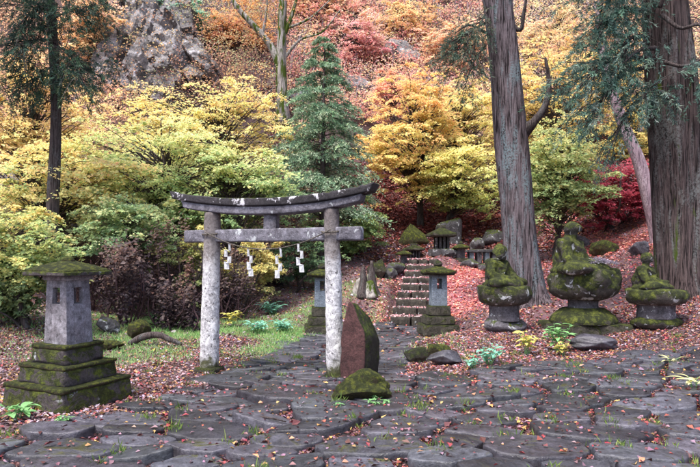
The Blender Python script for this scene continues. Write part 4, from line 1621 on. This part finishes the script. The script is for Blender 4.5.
def cedar_branch(r_, root, tip, nshoot, spreadr, sag=.25, hang=.6, ln=.24):
    """Limb from root to tip with drooping shoots round its outer two thirds; returns the limb curve and shoot arrays."""
    root, tip = np.asarray(root, float), np.asarray(tip, float)
    mid = (root + tip) / 2 + np.array([0, 0, sag * np.linalg.norm(tip - root) * .5])
    pts = resample([root, mid, tip], 12)
    f = r_.uniform(.3, 1.05, nshoot)
    base = np.stack([np.interp(f * 11, range(12), pts[:, i]) for i in range(3)], 1)
    ncl = max(4, nshoot // 16)
    cl_ = r_.normal(size=(ncl, 3)) * spreadr
    off = cl_[r_.integers(0, ncl, nshoot)] * np.array([1, 1, .7]) + r_.normal(size=(nshoot, 3)) * spreadr * .38
    A = base + off
    D = unit(unit(tip - root) * .7 + off / max(spreadr, .01) * .55 + np.c_[r_.normal(0, .55, (nshoot, 2)), -hang * .45 + r_.normal(0, .4, nshoot)])
    return pts, A, D, np.full(nshoot, ln) * r_.uniform(.6, 1.3, nshoot), f


def cedar_crown(tree, root0, branches, palette, seed, per=15, nl=.085, nw=.015, bark='bark_dark', limb_r=.05, dens=1.25):
    r_ = np.random.default_rng(seed)
    As, Ds, Ls, Fs_ = [], [], [], []
    for (a, b_, n, sp, hang) in branches:
        pts, A, D, L, f = cedar_branch(r_, a, b_, int(n * dens), sp * 1.1, .25, hang)
        V, Fs = tube(pts - root0, np.linspace(limb_r, .008, 12), 6, 20, ridge=.1, seed=seed)
        mesh_np('limb', V, Fs, M[bark], tree)
        # twigs joining the shoots to the limb
        As.append(A - root0)
        Ds.append(D)
        Ls.append(L)
        Fs_.append(f)
        G = Geo()
        for i in range(0, len(A), 4):
            q = pts[int(np.clip(f[i] * 9, 0, 11))]
            V, Fs = tube([q - root0, (q + A[i]) / 2 - root0 + np.array([0, 0, .03]), A[i] - root0 + D[i] * L[i] * .7], [.010, .007, .003], 3, cap=False)
            G.add(V, Fs)
        tw = G.build('twigs', M[bark], tree)
        tw['kind'] = 'stuff'
    A, D, L = np.vstack(As), np.vstack(Ds), np.concatenate(Ls)
    leaf_obj('crown', [needle_shoots(r_, A, D, per, nl, nw, L, .62, mixcol(palette, r_.uniform(0, 1, len(A)), .15))], M['needle'], tree)


CED = pal('#2e4640', '#48685e', '#688a7c', '#8a988a')

# tall cedar in the middle right
b1 = W(529, 303, 13.5)
z1 = gz(b1[0], b1[1])
t1 = empty('cedar_tree', (b1[0], b1[1], z1))
tag(t1, 'tall slanting grey cedar trunk with one dead curved branch right of centre', 'tree', 'tall cedars')
cx = lambda u, v, d=13.5: W(u, v, d) - np.array([b1[0], b1[1], z1])
V, Fs = tube([cx(532, 318), cx(527, 292), cx(521, 240), cx(513, 150), cx(498, 0), cx(482, -160), cx(468, -300)], [.68, .54, .43, .40, .38, .365, .35, .34, .32, .30, .29, .27, .25, .23], 64, 110, ridge=.10, kridge=22, seed=3, lobes=.13)
tr1 = mesh_np('trunk', V, Fs, M['bark_cedar'], t1)
dp = [cx(523, 132, 13.45), cx(534, 122, 13.3), cx(545, 106, 13.2), cx(549, 85, 13.15), cx(546, 62, 13.1), cx(545, 57, 13.1)]
V, Fs = tube(dp, [.16, .085, .07, .055, .035, .012], 10, 30, ridge=.12, seed=5)
mesh_np('dead_branch', V, Fs, M['bark_dark'], t1)
V, Fs = tube([cx(506, 20, 13.4), cx(520, 30, 13.3), cx(524, 12, 13.2), cx(528, -14, 13.1)], [.06, .05, .04, .02], 8, 16, ridge=.12, seed=6)
mesh_np('dead_branch', V, Fs, M['bark_dark'], t1)
V, Fs = tube([cx(486, 33, 13.4), cx(470, 25, 13.2), cx(455, 33, 13.1)], [.035, .025, .01], 6, 12)
mesh_np('dead_branch', V, Fs, M['bark_dark'], t1)
r0 = np.array([b1[0], b1[1], z1])
cedar_crown(t1, r0, [(W(488, 22, 13.4), W(452, 60, 12.9), 150, .20, .9), (W(487, 10, 13.4), W(468, 78, 12.8), 130, .15, 1.0), (W(486, 45, 13.4), W(462, 95, 13.0), 60, .12, 1.0),
                     (W(480, -160, 13.5), W(430, -60, 12.5), 160, .4, .7), (W(480, -190, 13.5), W(560, -80, 12.9), 160, .4, .7), (W(470, -260, 13.5), W(500, -170, 11.5), 160, .45, .7)],
            pal('#3a4d3e', '#50665a', '#6a7a68', '#7a7a62'), 21, per=16, limb_r=.02, dens=.95)

# cedar on the right
b2 = W(681, 288, 12.1)
z2 = gz(b2[0], b2[1])
t2 = empty('cedar_tree', (b2[0], b2[1], z2))
tag(t2, 'massive upright cedar trunk with dark drooping foliage at the right edge', 'tree', 'tall cedars')
cx2 = lambda u, v, d=12.1: W(u, v, d) - np.array([b2[0], b2[1], z2])
V, Fs = tube([cx2(685, 305), cx2(683, 280), cx2(679, 200), cx2(671, 100), cx2(664, 0), cx2(655, -160), cx2(650, -300)], [.62, .53, .48, .46, .455, .45, .45, .44, .42, .40, .37, .33, .3], 72, 110, ridge=.10, kridge=22, seed=8, lobes=.12)
mesh_np('trunk', V, Fs, M['bark_brown'], t2)
r0 = np.array([b2[0], b2[1], z2])
cedar_crown(t2, r0, [
    (W(648, 12, 12.0), W(588, 34, 11.2), 170, .20, .6), (W(648, -10, 12.0), W(598, 8, 11.3), 170, .22, .6), (W(648, 58, 12.0), W(574, 92, 11.0), 200, .20, .5), (W(648, 66, 12.0), W(584, 128, 11.0), 190, .18, .7),
    (W(650, 92, 12.0), W(606, 158, 11.2), 80, .13, .8), (W(648, 36, 12.0), W(612, 66, 11.0), 150, .20, .6), (W(655, 84, 11.7), W(640, 106, 11.2), 90, .15, .6), (W(690, 60, 12.0), W(716, 95, 11.2), 90, .2, .7),
    (W(660, 92, 11.6), W(672, 104, 11.2), 26, .10, .6), (W(655, -40, 12.0), W(585, -25, 11.0), 150, .3, .7), (W(670, -60, 12.0), W(730, -25, 11.3), 140, .35, .7), (W(660, -160, 12.0), W(640, -110, 10.2), 150, .45, .7)],
    CED, 22, per=19, limb_r=.045)
for k, pts in enumerate([[(662, 15, 11.55), (680, 28, 11.3), (700, 25, 11.1), (722, 40, 10.9)], [(665, 62, 11.55), (684, 66, 11.3), (704, 58, 11.1)], [(660, 8, 11.5), (668, -12, 11.3), (690, -22, 11.0)], [(655, 48, 11.6), (640, 50, 11.3), (622, 64, 11.1)]]):
    V, Fs = tube([cx2(*q) for q in pts], [.045, .03, .012], 6, 14, ridge=.1, seed=k)
    mesh_np('dead_branch', V, Fs, M['bark_dark'], t2)

# thin dark cedar at far left
b3 = W(50, 262, 13.6)
z3 = gz(b3[0], b3[1])
t3 = empty('cedar_tree', (b3[0], b3[1], z3))
tag(t3, 'thin dark cedar with drooping foliage at the upper left corner', 'tree', 'tall cedars')
cx3 = lambda u, v, d=13.6: W(u, v, d) - np.array([b3[0], b3[1], z3])
V, Fs = tube([cx3(50, 285), cx3(53, 200), cx3(56, 100), cx3(50, 0), cx3(46, -120)], [.15, .125, .115, .10, .08], 24, 50, ridge=.14, kridge=14, seed=4)
mesh_np('trunk', V, Fs, M['bark_dark'], t3)
r0 = np.array([b3[0], b3[1], z3])
cedar_crown(t3, r0, [
    (W(52, 20, 13.5), W(88, 18, 12.8), 110, .22, .8), (W(53, 45, 13.5), W(85, 85, 12.6), 120, .22, .6), (W(52, 10, 13.5), W(18, 25, 12.6), 170, .25, .9), (W(52, 40, 13.5), W(12, 60, 12.4), 160, .24, .9),
    (W(50, -30, 13.5), W(90, -10, 12.7), 150, .28, .7), (W(54, 65, 13.5), W(35, 92, 12.9), 70, .18, .9), (W(54, 62, 13.4), W(62, 85, 12.6), 70, .18, .9), (W(50, -50, 13.5), W(0, -10, 12.4), 150, .3, .8),
    (W(54, 70, 13.5), W(108, 82, 12.9), 50, .10, .3), (W(53, 75, 13.5), W(8, 98, 13.0), 60, .14, .6)], pal('#1e302a', '#2f4840', '#42604f', '#54664e'), 23, per=20, limb_r=.024, dens=1.35)

# thin leaning trunk on the right
b4 = W(660, 245, 16.5)
z4 = gz(b4[0], b4[1])
t4 = empty('slender_tree', (b4[0], b4[1], z4))
tag(t4, 'slender pinkish grey trunk leaning left behind the right cedar', 'tree')
cx4 = lambda u, v, d=16.5: W(u, v, d) - np.array([b4[0], b4[1], z4])
V, Fs = tube([cx4(662, 262), cx4(655, 225), cx4(640, 165), cx4(622, 120), cx4(606, 70), cx4(596, 0)], [.24, .19, .165, .15, .12, .08], 20, 40, ridge=.08, kridge=9, seed=9)
mesh_np('trunk', V, Fs, M['bark_pink'], t4)
r_ = np.random.default_rng(5)
n = 1600
P = np.array([cx4(600, 20)]) + r_.normal(size=(n, 3)) * np.array([1.0, .8, .9])
leaf_obj('crown', [leaf_arrays(P, rand_dirs(n), unit(r_.normal(size=(n, 3)) + UP * 1.5), .09, .07, mixcol(pal('#cfae6a', '#dcb98a', '#d8a08c'), r_.uniform(0, 1, n)))], M['leaf'], t4)

# pale forked tree on the hillside
b5 = W(283, 100, 29)
z5 = gz(b5[0], b5[1])
t5 = empty('forked_tree', (b5[0], b5[1], z5))
tag(t5, 'pale mossy bare tree forking in two on the hillside left of the conifer', 'tree')
cx5 = lambda u, v, d=29: W(u, v, d) - np.array([b5[0], b5[1], z5])
G = Geo()
for pts, rr_ in [([cx5(282, 125), cx5(282, 90), cx5(281, 55), cx5(282, 20), cx5(284, -40)], [.36, .28, .25, .2, .15]),
                 ([cx5(281, 68), cx5(270, 45), cx5(254, 26), cx5(238, 8), cx5(220, -20)], [.2, .17, .15, .12, .08]),
                 ([cx5(282, 40), cx5(292, 15), cx5(300, -15)], [.12, .09, .05]), ([cx5(262, 36), cx5(266, 15), cx5(268, -10)], [.08, .06, .03]),
                 ([cx5(283, 60), cx5(300, 40), cx5(322, 32), cx5(340, 10)], [.08, .06, .045, .02]), ([cx5(283, 30), cx5(310, 18), cx5(335, -5)], [.07, .05, .02])]:
    V, Fs = tube(pts, rr_, 12, 26, ridge=.07, seed=len(G.f))
    G.add(V, Fs)
G.build('trunk', M['bark_pale'], t5)
n = 1500
P = np.array([cx5(262, -8)]) + r_.normal(size=(n, 3)) * np.array([1.9, 1.2, 1.0])
leaf_obj('crown', [leaf_arrays(P, rand_dirs(n), unit(r_.normal(size=(n, 3)) + UP), .11, .09, mixcol(pal('#c79a5c', '#cfa070', '#c98a80'), r_.uniform(0, 1, n)))], M['leaf'], t5)

# stump with snags left of the steps
q = W(366, 291, 15.9)
zq = gz(q[0], q[1])
sp = empty('tree_stump', (q[0], q[1], zq))
tag(sp, 'broken grey tree stump with jagged splinters left of the stone steps', 'stump')
for k in range(6):
    a = k * 1.05
    hgt = [.85, .5, .72, .4, .62, .3][k]
    o0 = np.array([math.cos(a) * .16, math.sin(a) * .14, -.1])
    V, Fs = tube([o0 * 1.5, o0 + UP * .35, o0 * .9 + UP * (.1 + hgt)], [.17, .13, .10, .035], 9, 14, ridge=.3, seed=k)
    mesh_np('splinter', V, Fs, M['bark_pale' if k % 2 else 'bark_dark'], sp)

# fallen log, sticks
p = W(155, 343, 10.9)
zq = gz(p[0], p[1])
V, Fs = tube([(-.5, .1, .03), (-.25, .05, .16), (.05, 0, .21), (.32, -.05, .12), (.5, -.06, .05)], [.05, .065, .06, .05, .03], 10, 24, ridge=.15, seed=2)
tag(mesh_np('fallen_branch', V, Fs, M['bark_dark'], None, loc=(p[0], p[1], zq)), 'thick crooked dark branch lying left of the left gate pillar', 'branch')
pts = np.array([W(228, 418, 6.15), W(246, 420, 6.1), W(268, 426, 5.85), W(286, 428, 5.8)])
pts[:, 2] = on_top(pts[:, 0], pts[:, 1], ground(pts[:, 0], pts[:, 1])) + .018
V, Fs = tube(pts, [.012, .014, .011, .006], 6, 18, ridge=.1)
tag(mesh_np('fallen_stick', V, Fs, M['bark_dark'], None), 'thin brown stick lying across the foreground paving below the gate', 'stick')

# ------------------------------------------------------------------ hillside undergrowth
r_ = np.random.default_rng(3)


def hill_mass(name, n, ulim, vlim, palette, label, leaf, per, seed, ylim=(24, 52), hgt=1.2):
    r_ = np.random.default_rng(seed)
    y = r_.uniform(*ylim, n * 3)
    u = r_.uniform(*ulim, n * 3)
    x = (u - 350) / F * y
    z = ground(x, y)
    v = HOR - (z - EYE) * F / y
    keep = (v > vlim[0]) & (v < vlim[1])
    x, y, z = x[keep][:n], y[keep][:n], z[keep][:n]
    parts = []
    m = len(x)
    cnt = per
    rad = r_.uniform(.35, .95, m)
    A = r_.normal(size=(m, cnt, 3)) * np.array([1, 1, .55]) * rad[:, None, None] * .6
    P = (np.c_[x, y, z + r_.uniform(.15, hgt, m)][:, None] + A).reshape(-1, 3)
    T = np.clip(np.repeat(r_.random(m), cnt) * .8 + r_.normal(0, .12, m * cnt) + .1, 0, 1)
    Nn = unit(r_.normal(size=P.shape) * .6 + np.array([0, -.6, 1.0]))
    L = leaf * r_.uniform(.7, 1.3, len(P))
    o = leaf_obj(name, [leaf_arrays(P, np.cross(Nn, rand_dirs(len(P))), Nn, L, L * .8, pale(mixcol(palette, T, .16), 1.3, .30))], M['leaf'])
    tag(o, label, 'undergrowth', kind='stuff')


hill_mass('hillside_undergrowth', 700, (-80, 130), (-60, 260), pal('#7c5a4c', '#b98a58', '#d8a860', '#d79a86'), 'tangled yellow brown undergrowth on the left slope', .11, 60, 1, (20, 48))
hill_mass('hillside_undergrowth', 420, (110, 290), (-60, 120), pal('#5a4244', '#8c6456', '#c99a58', '#c47a70'), 'sparse russet undergrowth around the rock face', .11, 45, 2, (27, 50), .8)
hill_mass('hillside_undergrowth', 1100, (280, 480), (-60, 130), pal('#5a3c38', '#b0605a', '#d8826c', '#e2a868', '#c0a49a', '#e4c46c', '#a8ac64'), 'rose red undergrowth on the hillside above the conifer', .115, 55, 3, (28, 52))
hill_mass('hillside_undergrowth', 1150, (470, 900), (-60, 190), pal('#7a5448', '#d09070', '#e8bc74', '#eec868', '#c4a8a0', '#b4b468'), 'dusty pink and yellow undergrowth on the right hillside', .115, 55, 4, (28.5, 52))
hill_mass('hillside_undergrowth', 620, (-60, 330), (110, 270), pal('#3a3024', '#54482e', '#78703c', '#a08a48'), 'olive and brown undergrowth on the bank behind the gate', .09, 50, 5, (16.5, 27), 1.1)

CL = []
r_ = np.random.default_rng(12)
for k in range(330):
    u, v = r_.uniform(90, 275), r_.uniform(-10, 112)
    if 112 < u < 205 and r_.random() < .35:
        continue
    CL.append(W(u, v, 28.9 + (108 - v) * .035) + np.array([0, r_.uniform(-2.0, -.5), 0]))
CL = np.array(CL)
P = (CL[:, None] + r_.normal(size=(len(CL), 42, 3)) * np.array([.30, .25, .2])).reshape(-1, 3)
T = np.repeat(r_.random(len(CL)), 42)
Nn = unit(r_.normal(size=P.shape) * .6 + np.array([0, -.5, 1.0]))
tag(leaf_obj('cliff_growth', [leaf_arrays(P, np.cross(Nn, rand_dirs(len(P))), Nn, .10, .08, pale(mixcol(pal('#5a4038', '#98704c', '#cfa45c', '#8fa06a', '#b88460'), T, .14)))], M['leaf']),
    'russet and yellow plants clinging to ledges of the rock face', 'undergrowth', kind='stuff')

# bare pale twigs on the hillside
G = Geo()
for k in range(760):
    y = r_.uniform(26, 44)
    u = r_.uniform(60, 640)
    x = (u - 350) / F * y
    z = gz(x, y)
    if not (-40 < HOR - (z - EYE) * F / y < 120):
        continue
    b0 = np.array([x, y, z - .1])
    for j in range(4):
        d0 = unit(np.array([r_.normal(0, .6), r_.normal(0, .4), 1.0]))
        L = r_.uniform(.8, 2.4)
        V, Fs = tube([b0, b0 + d0 * L * .5 + r_.normal(0, .1, 3), b0 + d0 * L + r_.normal(0, .25, 3)], [.03, .02, .008], 3, 6, cap=False)
        G.add(V, Fs)
tag(G.build('bare_twigs', M['twig']), 'pale bare twigs and saplings scattered over the hillside', 'twigs', kind='stuff')
G = Geo()
for k in range(110):
    u, y = r_.uniform(60, 245), r_.uniform(14, 18)
    x = (u - 350) / F * y
    b0 = np.array([x, y, gz(x, y) - .05])
    for j in range(5):
        d0 = unit(np.array([r_.normal(0, .7), r_.normal(0, .5), 1.0]))
        L = r_.uniform(.4, 1.3)
        V, Fs = tube([b0, b0 + d0 * L * .5 + r_.normal(0, .06, 3), b0 + d0 * L + r_.normal(0, .16, 3)], [.012, .009, .004], 3, 5, cap=False)
        G.add(V, Fs)
tag(G.build('dead_stems', M['stem']), 'thicket of thin dark dead stems behind the left side of the gate', 'stems', kind='stuff')

# ------------------------------------------------------------------ fallen leaves and grass


def ground_litter(name, n, region, palette_fn, size, label, dens=None, lift=.012, seed=0, curl=.35, bare=.93):
    r_ = np.random.default_rng(seed)
    x0, x1, y0, y1 = region
    x, y = r_.uniform(x0, x1, n), r_.uniform(y0, y1, n)
    k = np.abs(x) < y * .66 + .6
    x, y = x[k], y[k]
    if dens is not None:
        k = r_.random(len(x)) < dens(x, y)
        x, y = x[k], y[k]
    z0 = ground(x, y)
    z = on_top(x, y, z0)
    k = ~((z > z0 - .025) & inside(PATH, x, y) & (r_.random(len(x)) < bare))
    x, y, z = x[k], y[k], z[k]
    z = z + lift * r_.uniform(.4, 1.6, len(x))
    Nn = unit(np.c_[r_.normal(0, curl, (len(x), 2)), np.ones(len(x))])
    D = np.cross(Nn, rand_dirs(len(x)))
    L = size * r_.lognormal(0, .28, len(x))
    C = palette_fn(x, y, r_)
    o = leaf_obj(name, [leaf_arrays(np.c_[x, y, z], D, Nn, L, L * r_.uniform(.5, .9, len(x)), C, .22)], M['litter'])
    tag(o, label, 'fallen leaves', kind='stuff')
    return o


DULL = pal('#46302f', '#684845', '#876663', '#9f8890', '#b0a2b4')
WARM = pal('#7a3a40', '#a5505a', '#c06a66', '#c98a6a')


def col_mix(x, y, r_):
    zg, zr, zd = zone_w(x, y)
    c = mixcol(DULL, r_.random(len(x)), .15)
    w = mixcol(WARM, r_.random(len(x)), .15)
    pick = r_.random(len(x))
    right = np.clip((x + 1) / 5, 0, 1)
    c = np.where((pick < .14 + .16 * right)[:, None], w, c)
    c = np.where(inside(PATH, x, y)[:, None], c * .6 * np.array([1.12, .86, .92]), c)
    c = np.where((r_.random(len(x)) < .12)[:, None], mixcol(pal('#7a5c3c', '#a88450', '#c4a468'), r_.random(len(x)), .15), c)
    br = mixcol(pal('#c8605c', '#e08680', '#eca89c', '#e6baa0'), r_.random(len(x)), .12)
    c = np.where((r_.random(len(x)) < zr * .95)[:, None], br, c)
    dk = mixcol(pal('#54282a', '#723a38', '#8c4a46', '#a2665a'), r_.random(len(x)), .15)
    return np.where((r_.random(len(x)) < zd)[:, None], dk, c)


def dens_floor(x, y):
    zg, zr, zd = zone_w(x, y)
    n = fbm(np.c_[x * 1.6, y * 1.6, 0 * x], 77)
    d = np.where(inside(PATH, x, y), (np.where(y > 9, .5, 1.0) + .4 * np.clip((x - 1) / 4, 0, 1) * np.clip((y - 5) / 3, 0, 1)) * np.clip((n - .25) * 4, .3, 1.5), np.clip((n - .15) * 3, .45, 1))
    return d * (1 - zg * .75)


ground_litter('leaf_litter', 190000, (-8, 9, 3.4, 12), col_mix, .042, 'mauve and reddish fallen leaves over the foreground and its paving joints', dens_floor, seed=1)
ground_litter('leaf_litter', 95000, (-9, 12, 12, 21), col_mix, .065, 'coral red fallen leaves covering the slope beside the steps', lambda x, y: np.clip(.3 + zone_w(x, y)[1], 0, 1), seed=2)
ground_litter('leaf_litter', 90000, (-4, 13, 20, 29), col_mix, .095, 'dark crimson fallen leaves carpeting the slope behind the shrine terrace', None, seed=3, lift=.03)
ground_litter('leaf_litter', 2600, (-4, 7, 3.6, 9.5), lambda x, y, r_: mixcol(pal('#8a4640', '#b06a58', '#c49070', '#a88a88'), r_.random(len(x)), .1), .048, 'scattered larger orange and pink leaves lying on the paving stones', lambda x, y: np.full(len(x), .16), seed=4, bare=0)

# grass and low green growth
r_ = np.random.default_rng(8)


def grass(name, n, fn, palette, h, w, label, seed):
    r_ = np.random.default_rng(seed)
    x, y = fn(r_, n)
    z = on_top(x, y, ground(x, y)) - .005
    D = unit(np.c_[r_.normal(0, .5, (len(x), 2)), np.ones(len(x))])
    Nn = unit(np.c_[r_.normal(size=(len(x), 2)), np.full(len(x), .2)])
    L = h * r_.lognormal(0, .35, len(x))
    o = leaf_obj(name, [leaf_arrays(np.c_[x, y, z], D, Nn, L, w, mixcol(palette, r_.random(len(x)), .12), .1)], M['leaf'])
    tag(o, label, 'grass', kind='stuff')


def turf(r_, n):
    x, y = r_.uniform(-7, 2, n * 3), r_.uniform(9.2, 18, n * 3)
    k = (r_.random(len(x)) < zone_w(x, y)[0] * .9) & ~inside(PATH, x, y)
    return x[k][:n], y[k][:n]


def tufts(r_, n):
    cx_, cy_ = [], []
    # joints between stones
    c = np.c_[r_.uniform(-4, 6.5, 160), r_.uniform(4, 10.5, 160)]
    for q in c:
        k = r_.integers(8, 40)
        cx_.append(q[0] + r_.normal(0, .05, k))
        cy_.append(q[1] + r_.normal(0, .05, k))
    return np.concatenate(cx_), np.concatenate(cy_)


grass('turf', 60000, turf, pal('#6a9a5c', '#8cbe74', '#aaca88', '#c0c99a'), .065, .013, 'short pale green turf on the bank behind the gate', 1)
grass('grass_tufts', 4000, tufts, pal('#4f6a38', '#77924a', '#98a860'), .06, .010, 'small green tufts sprouting in the paving joints', 2)

# ------------------------------------------------------------------ leafy plants: each leaf a piece of its own


def leaf_blade(name, L, w, mat):
    ts = np.linspace(0, 1, 6)
    V = []
    for t in ts:
        hw = w * math.sin(math.pi * min(1, t * .96 + .04)) ** .8 * (1 - .25 * t) + .001
        zc = -.35 * L * t * t
        V += [(-hw, L * t, zc + hw * .35), (0, L * t, zc), (hw, L * t, zc + hw * .35)]
    Fs = []
    for i in range(5):
        for j in range(2):
            a = i * 3 + j
            Fs.append((a, a + 1, a + 4, a + 3))
    me = bpy.data.meshes.new(name)
    me.from_pydata(V, [], Fs)
    me.polygons.foreach_set('use_smooth', np.ones(len(me.polygons), bool))
    me.materials.append(mat)
    return me


def leafy_plant(u, v, d, nst, h, L, w, mat, label, seed, name='leafy_plant', lean=.5, per=7, cat='plant', mat2=None):
    r_ = random.Random(seed)
    p = W(u, v, d)
    z = float(on_top(np.array([p[0]]), np.array([p[1]]), ground([p[0]], [p[1]]))[0])
    t = empty(name, (p[0], p[1], z - .01))
    tag(t, label, cat, 'leafy plants')
    ms = [leaf_blade('leaf', L * s, w * s, M[m]) for s in (.75, 1.0) for m in ([mat] if mat2 is None else [mat, mat2])]
    for s in range(nst):
        a = 6.28 * s / nst + r_.uniform(-.4, .4)
        ln = lean * r_.uniform(.3, 1)
        tip = np.array([math.cos(a) * ln * h, math.sin(a) * ln * h, h * r_.uniform(.7, 1.1)])
        pts = resample([np.array([math.cos(a) * .03, math.sin(a) * .03, 0]), tip * .5 + UP * h * .08, tip], 8)
        V, Fs = tube(pts, np.linspace(.007, .003, 8), 4, cap=False)
        mesh_np('stem', V, Fs, M['green_leaf'], t)
        for k in range(per):
            f = .3 + .7 * (k + .5) / per
            q = [float(np.interp(f * 7, range(8), pts[:, i])) for i in range(3)]
            shared('leaf', r_.choice(ms), t, q, (r_.uniform(.05, .65), r_.uniform(-.25, .25), a + k * 2.4 + r_.uniform(-.4, .4)))
    return t


leafy_plant(558, 352, 9.5, 9, .46, .15, .038, 'green_leaf', 'tall green leafy plant growing below the largest seated figure', 1, per=7)
leafy_plant(527, 355, 9.3, 7, .36, .16, .038, 'yellow_leaf', 'yellowing leafy plant left of the tall green plant', 2, per=6)
leafy_plant(562, 357, 9.15, 4, .2, .15, .036, 'yellow_leaf', 'low yellow leaved sprig in front of the tall green plant', 12, per=5)
leafy_plant(489, 368, 8.6, 9, .26, .11, .034, 'blue_leaf', 'bluish green low plant at the edge of the paving', 3, lean=1.0, per=6)
leafy_plant(473, 372, 8.4, 5, .2, .10, .03, 'blue_leaf', 'small bluish green sprig left of the bluish low plant', 4, lean=1.0, per=5)
leafy_plant(16, 418, 5.95, 5, .16, .19, .055, 'green_leaf', 'broad green leaves at the foot of the leaning lantern', 5, lean=.9, per=3)
leafy_plant(64, 420, 5.9, 3, .08, .08, .022, 'green_leaf', 'small green sprig by the lantern plinth corner', 6, lean=.9, per=4)
leafy_plant(694, 388, 7.0, 4, .14, .22, .030, 'pale_leaf', 'pale yellow arching blades at the right edge of the paving', 7, lean=.8, per=3)
leafy_plant(670, 362, 8.4, 3, .16, .16, .024, 'pale_leaf', 'pale withered sprig on the leaf litter at the right', 8, lean=.8, per=3)
leafy_plant(378, 404, 6.65, 6, .11, .07, .014, 'green_leaf', 'small fern at the foot of the mossy boulder', 9, lean=1.4, per=8, name='fern')
leafy_plant(338, 409, 6.45, 3, .05, .06, .015, 'green_leaf', 'tiny green sprig left of the fern before the mossy boulder', 10, lean=1.0, per=4)
leafy_plant(232, 326, 13.2, 7, .36, .17, .035, 'yellow_leaf', 'yellow green plant just right of the left gate pillar', 13, per=6)
leafy_plant(258, 332, 12.6, 9, .26, .17, .03, 'blue_leaf', 'bluish green fern clump on the turf seen through the gate', 14, lean=1.2, per=8, name='fern')
leafy_plant(282, 330, 12.8, 9, .24, .16, .03, 'blue_leaf', 'right hand fern clump on the turf near the grey lantern', 15, lean=1.2, per=8, name='fern')
leafy_plant(272, 306, 15.8, 9, .34, .19, .035, 'blue_leaf', 'farther fern clump on the bank behind the gate opening', 16, lean=1.2, per=8, name='fern')
leafy_plant(156, 322, 12.8, 6, .34, .15, .034, 'green_leaf', 'green plant under the withered bushes left of the gate', 17, per=6)
